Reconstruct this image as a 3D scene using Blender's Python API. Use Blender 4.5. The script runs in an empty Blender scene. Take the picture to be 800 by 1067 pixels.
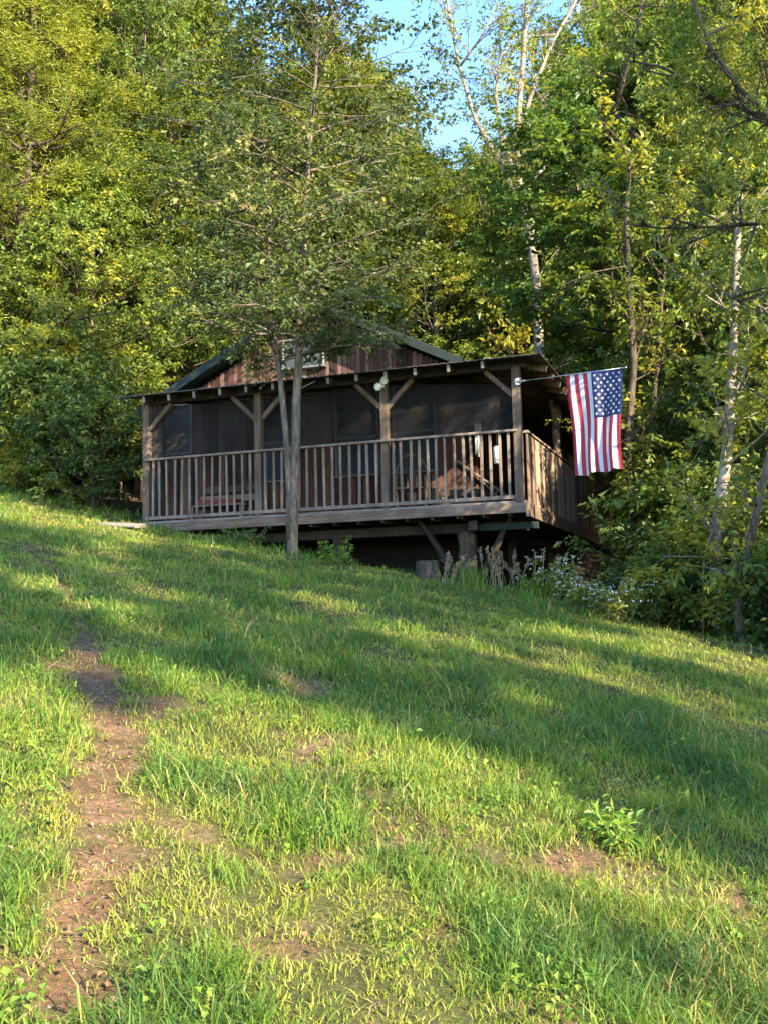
import bpy, math, random
import numpy as np
from mathutils import Vector, Matrix
R = math.radians
sc = bpy.context.scene
C = sc.collection
# ------------------------------------------------------------------ camera
EYE = np.array([0.0, 0.0, 1.55])
FPX, PW, PH = 1080.0, 800.0, 1067.0
PITCH, ROLL = R(5.7), R(-1.25)
cam_d = bpy.data.cameras.new('camera'); cam = bpy.data.objects.new('camera', cam_d); C.objects.link(cam)
CM = Matrix.Rotation(R(90) + PITCH, 4, 'X') @ Matrix.Rotation(ROLL, 4, 'Z')
cam.matrix_world = Matrix.Translation(Vector(EYE)) @ CM
cam_d.sensor_fit = 'VERTICAL'; cam_d.sensor_height = 36; cam_d.lens = 36 * FPX / PH
cam_d.clip_start = .05; cam_d.clip_end = 3000
sc.camera = cam
# ------------------------------------------------------------------ sky, sun, exposure
SUN_EL, SUN_AZ = R(26), R(138)          # azimuth clockwise from +Y: behind the viewer's right shoulder
SUN = np.array([math.sin(SUN_AZ) * math.cos(SUN_EL), math.cos(SUN_AZ) * math.cos(SUN_EL), math.sin(SUN_EL)])
w = bpy.data.worlds.new('World'); sc.world = w; w.use_nodes = True
nt = w.node_tree; bg = nt.nodes['Background']
sky = nt.nodes.new('ShaderNodeTexSky'); sky.sky_type = 'NISHITA'; sky.sun_disc = False
sky.sun_elevation = SUN_EL; sky.sun_rotation = SUN_AZ; sky.air_density = 1.0; sky.dust_density = .2; sky.ozone_density = 3.0
hs = nt.nodes.new('ShaderNodeHueSaturation'); hs.inputs['Saturation'].default_value = 1.15; hs.inputs['Hue'].default_value = .512; nt.links.new(sky.outputs[0], hs.inputs['Color']); nt.links.new(hs.outputs[0], bg.inputs[0]); bg.inputs[1].default_value = .15
sl = bpy.data.lights.new('sun', 'SUN'); sl.energy = 3.7; sl.angle = R(.6); sl.color = (1, .87, .66)
so = bpy.data.objects.new('sun', sl); C.objects.link(so)
so.rotation_euler = Vector(SUN).to_track_quat('Z', 'Y').to_euler(); so.location = (20, -20, 30)
sc.view_settings.view_transform = 'Standard'; sc.view_settings.look = 'None'
sc.view_settings.exposure = 2.58; sc.view_settings.gamma = 1
sc.render.engine = 'CYCLES'
sc.cycles.use_denoising = True
sc.cycles.max_bounces = 6; sc.cycles.diffuse_bounces = 3; sc.cycles.transmission_bounces = 4; sc.cycles.transparent_max_bounces = 8
sc.cycles.sample_clamp_indirect = 4
rng = np.random.default_rng(7)

# ------------------------------------------------------------------ helpers
def ray(px, py):
    v = CM.to_3x3() @ Vector((px - PW / 2, -(py - PH / 2), -FPX))
    return np.array(v)
def at_y(px, py, y):
    d = ray(px, py); return EYE + d * (y / d[1])
def hash2(ix, iy, seed):
    h = (ix.astype(np.int64) * 374761393 + iy.astype(np.int64) * 668265263 + seed * 1442695041) & 0x7fffffff
    h = ((h ^ (h >> 13)) * 1274126177) & 0x7fffffff
    return ((h ^ (h >> 16)) & 0xffff) / 65535.0
def vnoise(x, y, seed=0):
    x = np.asarray(x, float); y = np.asarray(y, float)
    ix = np.floor(x); iy = np.floor(y); fx = x - ix; fy = y - iy
    fx = fx * fx * (3 - 2 * fx); fy = fy * fy * (3 - 2 * fy)
    a = hash2(ix, iy, seed); b = hash2(ix + 1, iy, seed); c = hash2(ix, iy + 1, seed); d = hash2(ix + 1, iy + 1, seed)
    return (a + (b - a) * fx) * (1 - fy) + (c + (d - c) * fx) * fy
def fbm(x, y, seed=0, o=3):
    s = 0; a = .5; n = 0
    for i in range(o):
        s = s + a * vnoise(np.asarray(x) * 2 ** i, np.asarray(y) * 2 ** i, seed + i); n += a; a *= .5
    return s / n
def smooth(a, b, x):
    t = np.clip((np.asarray(x, float) - a) / (b - a), 0, 1); return t * t * (3 - 2 * t)

# cabin frame: local X to the right along the front, local Y backwards
TH = R(19.5)
CAB = at_y(545, 521, 16.0)
EX = np.array([math.cos(TH), -math.sin(TH), 0]); EY = np.array([math.sin(TH), math.cos(TH), 0]); EZ = np.array([0, 0, 1.])
def to_local(p):
    d = np.asarray(p) - CAB; return np.array([d @ EX, d @ EY, d[2]])
def to_world(l): return CAB + EX * l[0] + EY * l[1] + EZ * l[2]
def at_Y(px, py, Y):            # point of a cabin plane local Y = const
    d = ray(px, py); t = (Y - (EYE - CAB) @ EY) / (d @ EY); return to_local(EYE + d * t)
def at_X(px, py, X):
    d = ray(px, py); t = (X - (EYE - CAB) @ EX) / (d @ EX); return to_local(EYE + d * t)

EDX = [-9, -4.6, -3.4, -2, 0, 1.5, 2.9, 4.15, 8, 30]
EDY = [30, 19.0, 17.3, 16.3, 15.0, 14.3, 13.1, 11.2, 5, -22]
def ground_z(x, y):
    x = np.asarray(x, float); y = np.asarray(y, float)
    xc = 60 * np.tanh(x / 60); yc = np.where(y > 0, 110 * np.tanh(y / 110), 60 * np.tanh(y / 60))
    z = -.143 * xc + .1455 * yc
    s = (y - np.interp(x, EDX, EDY)) * .75
    fade = smooth(-5.0, -2.6, x) * (1 - smooth(18, 40, y))
    z = z - fade * 1.5 * (1 - np.exp(-np.maximum(s, 0) ** 1.5 / 5))
    # level pad the cabin is cut into
    lx = (x - CAB[0]) * EX[0] + (y - CAB[1]) * EX[1]; ly = (x - CAB[0]) * EY[0] + (y - CAB[1]) * EY[1]
    dx = np.maximum(np.maximum(np.where(ly > 2, -8.6, -7.0) - lx, lx - .3), 0); dy = np.maximum(np.maximum(-.02 - ly, ly - 12), 0)
    m = 1 - smooth(0, 1.0, np.hypot(dx, dy))
    z = np.where(z > CAB[2] - .2, z * (1 - m) + (CAB[2] - .2) * m, z)
    near = 1 - smooth(30, 60, np.hypot(x, y))
    z = z + near * ((fbm(x * .9, y * .9, 3) - .5) * .16 + (fbm(x * 4, y * 4, 9, 2) - .5) * .05)
    return z
def on_ground(px, py, y0=2.0, y1=60.0):
    d = ray(px, py); d = d / d[1]
    ys = np.arange(y0, y1, .02); P = EYE[None] + d[None] * ys[:, None]
    k = np.nonzero(P[:, 2] < ground_z(P[:, 0], P[:, 1]))[0]
    i = k[0] if len(k) else len(ys) - 1
    p = P[i]; return np.array([p[0], p[1], float(ground_z(p[0], p[1]))])

# bare-earth mask: the worn trail on the left and scattered patches
TRAIL = [on_ground(*q) for q in [(55, 1060), (85, 930), (118, 850), (125, 775), (100, 705), (84, 655), (60, 600), (20, 560)]]
TRW = [.085, .09, .09, .10, .085, .08, .04, .02]
PATCH = [(175, 735, .35, .8), (160, 860, .35, .8), (340, 712, .45, .7), (590, 895, .15, .9), (415, 880, .35, .7), (385, 745, .3, .6), (330, 635, .5, .5), (240, 640, .35, .6),
         (30, 1010, .16, .8), (330, 775, .3, .6), (400, 1040, .12, .7), (560, 1040, .16, .5), (30, 740, .35, .6), (130, 560, .45, .8), (470, 960, .16, .6), (20, 500, .8, .5), (290, 1000, .14, .5), (230, 790, .22, .5)]
PATCHW = [(on_ground(a, b), r, s) for a, b, r, s in PATCH]
def bare(x, y):
    x = np.asarray(x, float); y = np.asarray(y, float); m = np.zeros_like(x)
    n = fbm(x * 2.3, y * 2.3, 21, 4)
    for i in range(len(TRAIL) - 1):
        a, b = TRAIL[i], TRAIL[i + 1]; ab = b[:2] - a[:2]; L = ab @ ab
        t = np.clip(((x - a[0]) * ab[0] + (y - a[1]) * ab[1]) / L, 0, 1)
        d = np.hypot(x - a[0] - t * ab[0], y - a[1] - t * ab[1]); wd = TRW[i] + (TRW[i + 1] - TRW[i]) * t
        m = np.maximum(m, 1.08 - d / (wd * 2.4))
    for p, r, s in PATCHW:
        d = np.hypot(x - p[0], (y - p[1])); m = np.maximum(m, .8 * s * (1.1 - d / r * .8))
    m = m - .05 + (n - .5) * 2.2 + (fbm(x * 11, y * 11, 28, 2) - .5) * .7
    return smooth(.25, .95, m)

def mesh_obj(name, me, m=None, parent=None):
    o = bpy.data.objects.new(name, me); C.objects.link(o)
    if m is not None:
        for q in (m if isinstance(m, (list, tuple)) else [m]): me.materials.append(q)
    if parent is not None: o.parent = parent
    return o
def np_mesh(name, V, F, k, attrs=None, smooth_=False):      # V (n,3), F (m,k)
    me = bpy.data.meshes.new(name); V = np.ascontiguousarray(V, np.float32); F = np.ascontiguousarray(F, np.int32)
    me.vertices.add(len(V)); me.vertices.foreach_set('co', V.ravel())
    me.loops.add(F.size); me.loops.foreach_set('vertex_index', F.ravel())
    me.polygons.add(len(F)); me.polygons.foreach_set('loop_start', np.arange(0, F.size, k, dtype=np.int32))
    me.polygons.foreach_set('loop_total', np.full(len(F), k, np.int32))
    me.polygons.foreach_set('use_smooth', np.full(len(F), smooth_, bool))
    for n, a in (attrs or {}).items():
        at = me.attributes.new(n, 'FLOAT', 'POINT'); at.data.foreach_set('value', np.ascontiguousarray(a, np.float32))
    me.update(); me.validate(); return me
def tag(o, label=None, cat=None, group=None, kind=None):
    if label: o['label'] = label
    if cat: o['category'] = cat
    if group: o['group'] = group
    if kind: o['kind'] = kind
    return o
def empty(name, loc=(0, 0, 0), rz=0, parent=None):
    o = bpy.data.objects.new(name, None); C.objects.link(o); o.location = loc; o.rotation_euler = (0, 0, rz)
    o.empty_display_size = .2
    if parent is not None: o.parent = parent
    return o

class MB:
    def __init__(s): s.v = []; s.f = []; s.mi = []
    def add(s, vs, fs, mi=0):
        b = len(s.v); s.v += [tuple(map(float, v)) for v in vs]; s.f += [tuple(b + i for i in f) for f in fs]; s.mi += [mi] * len(fs); return s
    def beam(s, p0, p1, w_, h_, up=(0, 0, 1), mi=0, bev=.006, mend=None):
        p0 = np.array(p0, float); p1 = np.array(p1, float); d = p1 - p0; L = np.linalg.norm(d); d /= L
        up = np.array(up, float)
        if abs(d @ up) > .95: up = np.array([0, 1., 0])
        sd = np.cross(d, up); sd /= np.linalg.norm(sd); u = np.cross(sd, d)
        b = min(bev, w_ * .3, h_ * .3); x = w_ / 2; y = h_ / 2
        prof = [(-x + b, -y), (x - b, -y), (x, -y + b), (x, y - b), (x - b, y), (-x + b, y), (-x, y - b), (-x, -y + b)]
        vs = [p0 + sd * a + u * c for a, c in prof] + [p1 + sd * a + u * c for a, c in prof]
        s.add(vs, [(i, i + 8, (i + 1) % 8 + 8, (i + 1) % 8) for i in range(8)], mi)
        s.add(vs[:8], [tuple(range(8))], mi if mend is None else mend); s.add(vs[8:], [tuple(range(7, -1, -1))], mi if mend is None else mend)
        return s
    def box(s, c, sz, mi=0, bev=.006):
        c = np.array(c, float); return s.beam(c - (0, 0, sz[2] / 2), c + (0, 0, sz[2] / 2), sz[0], sz[1], up=(0, 1, 0), mi=mi, bev=bev) if True else s
    def tube(s, pts, rad, n=8, mi=0, caps=True, jit=0, rg=None):
        pts = [np.array(p, float) for p in pts]; rings = []; ref = np.array([.31, .77, .55])
        for i, p in enumerate(pts):
            d = pts[min(i + 1, len(pts) - 1)] - pts[max(i - 1, 0)]; d /= np.linalg.norm(d) + 1e-9
            a = np.cross(d, ref); a /= np.linalg.norm(a) + 1e-9; b = np.cross(d, a)
            r = rad[i] if hasattr(rad, '__len__') else rad
            rings.append([p + (a * math.cos(2 * math.pi * k / n) + b * math.sin(2 * math.pi * k / n)) * r * (1 + (rg.uniform(-jit, jit) if rg is not None else 0)) for k in range(n)])
        vs = [v for r_ in rings for v in r_]
        fs = [(i * n + k, i * n + (k + 1) % n, (i + 1) * n + (k + 1) % n, (i + 1) * n + k) for i in range(len(pts) - 1) for k in range(n)]
        if caps: fs += [tuple(range(n - 1, -1, -1)), tuple((len(pts) - 1) * n + k for k in range(n))]
        return s.add(vs, fs, mi)
    def build(s, name, m, parent=None, sm=False):
        me = bpy.data.meshes.new(name); me.from_pydata(s.v, [], s.f)
        o = mesh_obj(name, me, m, parent)
        me.polygons.foreach_set('material_index', np.array(s.mi, np.int32)); me.polygons.foreach_set('use_smooth', np.full(len(s.f), sm, bool)); me.update()
        return o

# ------------------------------------------------------------------ materials
def mat(name):
    m = bpy.data.materials.new(name); m.use_nodes = True; n = m.node_tree; n.nodes.clear()
    out = n.nodes.new('ShaderNodeOutputMaterial'); return m, n, out
def ramp(n, stops, fac):
    r = n.nodes.new('ShaderNodeValToRGB'); e = r.color_ramp.elements
    while len(e) < len(stops): e.new(.5)
    for i, (p, c) in enumerate(stops): e[i].position = p; e[i].color = (*c, 1)
    n.links.new(fac, r.inputs[0]); return r.outputs[0]
def mathn(n, op, a, b=None):
    q = n.nodes.new('ShaderNodeMath'); q.operation = op
    for i, v in enumerate((a, b)):
        if v is None: continue
        if isinstance(v, (int, float)): q.inputs[i].default_value = v
        else: n.links.new(v, q.inputs[i])
    return q.outputs[0]
def noise(n, scale, detail=4, vec=None, rough=.55):
    q = n.nodes.new('ShaderNodeTexNoise'); q.inputs['Scale'].default_value = scale; q.inputs['Detail'].default_value = detail; q.inputs['Roughness'].default_value = rough
    if vec is not None: n.links.new(vec, q.inputs['Vector'])
    return q.outputs[0]
def leaf_mat(name, stops, trans=.42, rough=.45, spec=.35):
    m, n, out = mat(name)
    a = n.nodes.new('ShaderNodeAttribute'); a.attribute_name = 'tint'
    col = ramp(n, stops, a.outputs['Fac'])
    p = n.nodes.new('ShaderNodeBsdfPrincipled'); n.links.new(col, p.inputs['Base Color']); p.inputs['Roughness'].default_value = rough
    p.inputs['Specular IOR Level'].default_value = spec
    t = n.nodes.new('ShaderNodeBsdfTranslucent')
    mx = n.nodes.new('ShaderNodeMix'); mx.data_type = 'RGBA'; mx.blend_type = 'MULTIPLY'; mx.inputs[0].default_value = 1
    n.links.new(col, mx.inputs[6]); mx.inputs[7].default_value = (1.7, 1.45, .6, 1); n.links.new(mx.outputs[2], t.inputs[0])
    s = n.nodes.new('ShaderNodeMixShader'); s.inputs[0].default_value = trans
    n.links.new(p.outputs[0], s.inputs[1]); n.links.new(t.outputs[0], s.inputs[2]); n.links.new(s.outputs[0], out.inputs[0])
    return m
def wood(name, c0, c1, c2, grain=(30, 30, 2.0), rough=.85, bump=.25, island=.35):
    m, n, out = mat(name)
    tc = n.nodes.new('ShaderNodeTexCoord'); mp = n.nodes.new('ShaderNodeMapping'); mp.inputs['Scale'].default_value = grain
    g = n.nodes.new('ShaderNodeNewGeometry')
    cv = n.nodes.new('ShaderNodeCombineXYZ')
    for i in range(3): n.links.new(mathn(n, 'MULTIPLY', g.outputs['Random Per Island'], 13.7 + 7 * i), cv.inputs[i])
    n.links.new(cv.outputs[0], mp.inputs['Location'])
    n.links.new(tc.outputs['Object'], mp.inputs['Vector'])
    f = noise(n, 1, 6, mp.outputs[0], .65); f2 = noise(n, 2.2, 3, tc.outputs['Object'])
    v = mathn(n, 'ADD', mathn(n, 'MULTIPLY', f, .75), mathn(n, 'MULTIPLY', mathn(n, 'SUBTRACT', g.outputs['Random Per Island'], .5), island))
    v = mathn(n, 'ADD', v, mathn(n, 'MULTIPLY', mathn(n, 'SUBTRACT', f2, .5), .5)); v = mathn(n, 'ADD', v, .12)
    p = n.nodes.new('ShaderNodeBsdfPrincipled'); p.inputs['Roughness'].default_value = rough; p.inputs['Specular IOR Level'].default_value = .2
    n.links.new(ramp(n, [(.25, c0), (.5, c1), (.78, c2)], v), p.inputs['Base Color'])
    b = n.nodes.new('ShaderNodeBump'); b.inputs['Strength'].default_value = bump; b.inputs['Distance'].default_value = .01
    n.links.new(f, b.inputs['Height']); n.links.new(b.outputs[0], p.inputs['Normal']); n.links.new(p.outputs[0], out.inputs[0])
    return m
def plain(name, col, rough=.6, metal=0, var=.25, scale=6, bump=.1):
    m, n, out = mat(name); tc = n.nodes.new('ShaderNodeTexCoord'); f = noise(n, scale, 5, tc.outputs['Object'])
    c = np.array(col); p = n.nodes.new('ShaderNodeBsdfPrincipled'); p.inputs['Roughness'].default_value = rough; p.inputs['Metallic'].default_value = metal
    n.links.new(ramp(n, [(.3, tuple(c * (1 - var))), (.7, tuple(np.minimum(c * (1 + var), 1)))], f), p.inputs['Base Color'])
    b = n.nodes.new('ShaderNodeBump'); b.inputs['Strength'].default_value = bump; b.inputs['Distance'].default_value = .01
    n.links.new(f, b.inputs['Height']); n.links.new(b.outputs[0], p.inputs['Normal']); n.links.new(p.outputs[0], out.inputs[0]); return m
def bark(name, c0, c1, c2, sc_=(9, 9, 2.2), bump=.8):
    m, n, out = mat(name); tc = n.nodes.new('ShaderNodeTexCoord'); mp = n.nodes.new('ShaderNodeMapping'); mp.inputs['Scale'].default_value = sc_
    n.links.new(tc.outputs['Object'], mp.inputs['Vector']); f = noise(n, 2.2, 7, mp.outputs[0], .7); f2 = noise(n, .9, 3, tc.outputs['Object'])
    v = mathn(n, 'ADD', mathn(n, 'MULTIPLY', f, .7), mathn(n, 'MULTIPLY', f2, .3))
    p = n.nodes.new('ShaderNodeBsdfPrincipled'); p.inputs['Roughness'].default_value = .9; p.inputs['Specular IOR Level'].default_value = .15
    n.links.new(ramp(n, [(.36, c0), (.5, c1), (.66, c2)], v), p.inputs['Base Color'])
    b = n.nodes.new('ShaderNodeBump'); b.inputs['Strength'].default_value = bump; b.inputs['Distance'].default_value = .015
    n.links.new(f, b.inputs['Height']); n.links.new(b.outputs[0], p.inputs['Normal']); n.links.new(p.outputs[0], out.inputs[0]); return m
M = {}
M['leaf_mid'] = leaf_mat('leaf_mid', [(0, (.05, .08, .014)), (.4, (.13, .17, .022)), (.75, (.22, .24, .03)), (1, (.36, .32, .04))])
M['leaf_deep'] = leaf_mat('leaf_deep', [(0, (.04, .07, .018)), (.5, (.095, .145, .026)), (1, (.19, .22, .034))], .38)
M['leaf_yellow'] = leaf_mat('leaf_yellow', [(0, (.07, .11, .02)), (.45, (.13, .19, .028)), (.8, (.23, .28, .036)), (1, (.38, .35, .05))], .42)
M['leaf_grey'] = leaf_mat('leaf_grey', [(0, (.04, .065, .02)), (.5, (.085, .12, .03)), (.85, (.17, .19, .042)), (1, (.28, .24, .07))], .4, .5, .3)
M['leaf_cedar'] = leaf_mat('leaf_cedar', [(0, (.08, .10, .012)), (.45, (.19, .225, .02)), (1, (.33, .33, .03))], .25)
M['leaf_maple'] = leaf_mat('leaf_maple', [(0, (.055, .10, .02)), (.5, (.13, .21, .034)), (.9, (.23, .28, .04)), (1, (.34, .32, .04))], .42)
M['grass'] = leaf_mat('grass', [(0, (.055, .12, .024)), (.35, (.10, .185, .026)), (.65, (.19, .26, .03)), (.85, (.30, .30, .045)), (1, (.38, .29, .12))], .38, .5, .3)
M['weed'] = leaf_mat('weed', [(0, (.07, .17, .02)), (1, (.28, .36, .04))], .4)
M['litter'] = leaf_mat('litter', [(0, (.06, .035, .02)), (.5, (.15, .08, .04)), (.9, (.28, .17, .09)), (1, (.30, .13, .06))], .1, .8, .1)
M['petal'] = leaf_mat('petal', [(0, (.6, .6, .5)), (1, (.8, .8, .75))], .3)
M['straw'] = leaf_mat('straw', [(0, (.16, .11, .06)), (1, (.36, .28, .17))], .2, .8, .1)
M['bark_grey'] = bark('bark_grey', (.04, .032, .022), (.115, .09, .062), (.25, .21, .15))
M['bark_brown'] = bark('bark_brown', (.02, .016, .012), (.065, .048, .033), (.15, .11, .075))
M['bark_pale'] = bark('bark_pale', (.07, .055, .038), (.21, .17, .12), (.42, .36, .27), (5, 5, 7), .5)
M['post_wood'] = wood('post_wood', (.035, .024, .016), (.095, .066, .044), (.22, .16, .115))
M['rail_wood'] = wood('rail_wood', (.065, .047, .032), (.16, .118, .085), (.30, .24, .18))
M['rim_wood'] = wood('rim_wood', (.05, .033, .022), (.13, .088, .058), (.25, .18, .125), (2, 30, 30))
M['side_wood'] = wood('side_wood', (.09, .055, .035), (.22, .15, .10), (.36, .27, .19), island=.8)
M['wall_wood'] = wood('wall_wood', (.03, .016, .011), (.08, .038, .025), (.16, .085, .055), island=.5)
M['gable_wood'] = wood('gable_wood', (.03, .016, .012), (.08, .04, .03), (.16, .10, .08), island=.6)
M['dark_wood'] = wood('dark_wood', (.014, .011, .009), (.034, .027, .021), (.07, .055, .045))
M['deck_wood'] = wood('deck_wood', (.08, .065, .05), (.18, .15, .12), (.28, .24, .2), (2, 30, 30))
M['end_grain'] = plain('end_grain', (.20, .17, .13), .8)
M['green_metal'] = plain('green_metal', (.005, .014, .010), .8, 0)
M['roof_metal'] = plain('roof_metal', (.10, .085, .07), .6, .5, .5, 3)
M['frame_white'] = plain('frame_white', (.13, .135, .13), .6, var=.2)
M['glass'] = plain('glass', (.006, .008, .009), .25, 0, .2, 3, .02)
M['curtain'] = plain('curtain', (.035, .045, .047), .3, 0, .25, 4, .05)
M['white_paint'] = plain('white_paint', (.8, .8, .76), .4, var=.08)
M['shade_foundation'] = plain('shade_foundation', (.010, .009, .008), .95)  # near-black: the shade below the deck is put into this colour
M['stone'] = plain('stone', (.26, .23, .19), .9, 0, .4, 8, .6)
M['metal'] = plain('metal', (.45, .45, .46), .35, .8)
M['curtain'].node_tree.nodes['Principled BSDF'].inputs['Roughness'].default_value = .8
M['glass'].node_tree.nodes['Principled BSDF'].inputs['Specular IOR Level'].default_value = .25
M['flag_red'] = None

def screen_mat():
    m, n, out = mat('insect_screen'); t = n.nodes.new('ShaderNodeBsdfTransparent'); d = n.nodes.new('ShaderNodeBsdfDiffuse')
    tc = n.nodes.new('ShaderNodeTexCoord'); f = noise(n, 1.4, 4, tc.outputs['Object'])
    n.links.new(ramp(n, [(.35, (.014, .0135, .0135)), (.7, (.034, .03, .027))], f), d.inputs[0])
    s = n.nodes.new('ShaderNodeMixShader'); n.links.new(mathn(n, 'ADD', mathn(n, 'MULTIPLY', f, .25), .50), s.inputs[0])
    n.links.new(t.outputs[0], s.inputs[1]); n.links.new(d.outputs[0], s.inputs[2]); n.links.new(s.outputs[0], out.inputs[0]); return m
M['screen'] = screen_mat()
def cloth_mat(name, col):
    m, n, out = mat(name); p = n.nodes.new('ShaderNodeBsdfPrincipled'); p.inputs['Base Color'].default_value = (*col, 1); p.inputs['Roughness'].default_value = .6
    t = n.nodes.new('ShaderNodeBsdfTranslucent'); t.inputs[0].default_value = (*col, 1); s = n.nodes.new('ShaderNodeMixShader'); s.inputs[0].default_value = .3
    n.links.new(p.outputs[0], s.inputs[1]); n.links.new(t.outputs[0], s.inputs[2]); n.links.new(s.outputs[0], out.inputs[0]); return m
M['flag_red'] = cloth_mat('flag_red', (.42, .022, .045)); M['flag_white'] = cloth_mat('flag_white', (.72, .70, .70)); M['flag_blue'] = cloth_mat('flag_blue', (.018, .03, .12))

def ground_mat():
    m, n, out = mat('ground'); tc = n.nodes.new('ShaderNodeTexCoord'); a = n.nodes.new('ShaderNodeAttribute'); a.attribute_name = 'bare'
    wd = n.nodes.new('ShaderNodeAttribute'); wd.attribute_name = 'woods'
    f1 = noise(n, 6, 7, tc.outputs['Object'], .7); f2 = noise(n, 45, 5, tc.outputs['Object'], .7); f3 = noise(n, 1.3, 3, tc.outputs['Object'])
    v = mathn(n, 'ADD', mathn(n, 'MULTIPLY', f1, .5), mathn(n, 'MULTIPLY', f2, .5))
    dirt = ramp(n, [(.3, (.055, .028, .016)), (.5, (.17, .085, .048)), (.7, (.34, .20, .12))], v)
    thatch = ramp(n, [(.3, (.02, .025, .008)), (.5, (.06, .065, .02)), (.72, (.15, .12, .05))], v)
    floor = ramp(n, [(.3, (.025, .018, .012)), (.5, (.06, .042, .026)), (.72, (.12, .08, .05))], v)
    mx = n.nodes.new('ShaderNodeMix'); mx.data_type = 'RGBA'; f4 = noise(n, 22, 5, tc.outputs['Object'], .7); bf = mathn(n, 'MULTIPLY', a.outputs['Fac'], ramp(n, [(.40, (.25, .25, .25)), (.55, (1, 1, 1))], f4)); n.links.new(bf, mx.inputs[0]); n.links.new(thatch, mx.inputs[6]); n.links.new(dirt, mx.inputs[7])
    m2 = n.nodes.new('ShaderNodeMix'); m2.data_type = 'RGBA'; n.links.new(wd.outputs['Fac'], m2.inputs[0]); n.links.new(mx.outputs[2], m2.inputs[6]); n.links.new(floor, m2.inputs[7])
    p = n.nodes.new('ShaderNodeBsdfPrincipled'); p.inputs['Roughness'].default_value = .95; p.inputs['Specular IOR Level'].default_value = .1
    n.links.new(m2.outputs[2], p.inputs['Base Color'])
    b = n.nodes.new('ShaderNodeBump'); b.inputs['Strength'].default_value = 1; b.inputs['Distance'].default_value = .025
    n.links.new(v, b.inputs['Height']); n.links.new(b.outputs[0], p.inputs['Normal']); n.links.new(p.outputs[0], out.inputs[0]); return m
M['ground'] = ground_mat()

# ------------------------------------------------------------------ ground
def lawn_mask(x, y):        # 1 on the mown slope, 0 in the woods
    s = y - np.interp(x, EDX, EDY)
    r = 1 - smooth(-.1, .9, s + (fbm(x * 1.5, y * 1.5, 5) - .5) * .8)
    back = 1 - smooth(24.5, 26.5, y + (fbm(x, y, 6) - .5) * 2)
    left = np.where((x < -4.4), back, 0)
    left = left * (1 - smooth(0, 1.5, (y - 18.6) - (-4.4 - x) * 1.6))
    return np.clip(np.where(x < -4.4, left, r), 0, 1)
N = 620
t = np.linspace(-1, 1, N); gx = np.sinh(t * 4.6) / np.sinh(4.6) * 420
gy = 6 + np.sinh(t * 4.6) / np.sinh(4.6) * 420
GX, GY = np.meshgrid(gx, gy, indexing='xy'); gxf = GX.ravel(); gyf = GY.ravel()
V = np.stack([gxf, gyf, ground_z(gxf, gyf)], 1)
i = np.arange(N * N).reshape(N, N); F = np.stack([i[:-1, :-1], i[:-1, 1:], i[1:, 1:], i[1:, :-1]], -1).reshape(-1, 4)
bm_ = bare(gxf, gyf); V[:, 2] -= bm_ * .02
tag(mesh_obj('ground', np_mesh('ground', V, F, 4, {'bare': bm_, 'woods': 1 - lawn_mask(gxf, gyf)}, True), M['ground']), kind='structure')

# ------------------------------------------------------------------ the cabin
cab = empty('cabin', tuple(CAB), -TH)
tag(cab, 'weathered brown wooden cabin with a railed screened porch raised above the grassy slope', 'cabin')
PX = [at_Y(p, 500, 0)[0] for p in (152, 269, 401)] + [-.06]
XL = PX[0] - .06
zr = at_Y(545, 448, 0)[2]          # top rail height
ZE = at_Y(545, 371, -.45)[2]       # eave
DEP, HX, SL = 2.5, -1.6, 11.5      # porch depth, house corner, side length
RISE = .5
# deck
mb = MB()
k = 0
y = 0.0
while y < DEP:
    mb.beam((XL, y + .07, -.02), (.04, y + .07, -.02), .135, .04); y += .142
y = DEP
while y < SL:
    mb.beam((HX, y + .07, -.02), (.04, y + .07, -.02), .135, .04); y += .142
mb.build('porch_floor', M['deck_wood'], cab)
mb = MB(); mb.beam((XL, -.03, -.12), (.06, -.03, -.12), .05, .155); mb.build('rim_board', M['rim_wood'], cab)
mb = MB(); mb.beam((.07, -.05, -.15), (.07, SL, -.15), .05, .22); mb.build('rim_board', M['rim_wood'], cab)
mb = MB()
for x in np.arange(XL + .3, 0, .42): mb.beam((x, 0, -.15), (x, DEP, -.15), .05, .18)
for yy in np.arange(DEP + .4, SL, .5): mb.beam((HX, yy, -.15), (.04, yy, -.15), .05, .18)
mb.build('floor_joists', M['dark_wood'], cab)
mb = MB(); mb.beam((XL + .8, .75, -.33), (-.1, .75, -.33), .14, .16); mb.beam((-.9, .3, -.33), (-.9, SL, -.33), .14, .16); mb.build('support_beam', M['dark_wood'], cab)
# posts
zh = ZE - .12 + .08
def post(x, y, z0=0, z1=None, w_=.12, m='post_wood'):
    b = MB(); b.beam((x, y, z0), (x, y, zh if z1 is None else z1), w_, w_, up=(0, 1, 0), bev=.01); return b.build('porch_post', M[m], cab)
for i_, x in enumerate(PX): post(x, .06 if i_ < 3 else .03, -.02, None, .13)
for yy in (5.6, 8.6, 11.3): post(-.02, yy, 0, None, .12)
# rough peeled-log post on the side
b = MB(); rg = np.random.default_rng(3); yy = at_X(579, 450, -.02)[1]
b.tube([(-.02 + rg.uniform(-.012, .012), yy + rg.uniform(-.012, .012), z) for z in np.linspace(0, zh, 14)], [rg.uniform(.055, .085) for _ in range(14)], 9, rg=rg, jit=.1)
b.build('porch_post', M['rim_wood'], cab, True)
# header
b = MB(); b.beam((XL, .06, zh + .06), (.1, .06, zh + .06), .08, .15); b.beam((0, .11, zh + .06), (0, SL, zh + .06), .08, .15); b.build('header_beam', M['dark_wood'], cab)
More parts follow.
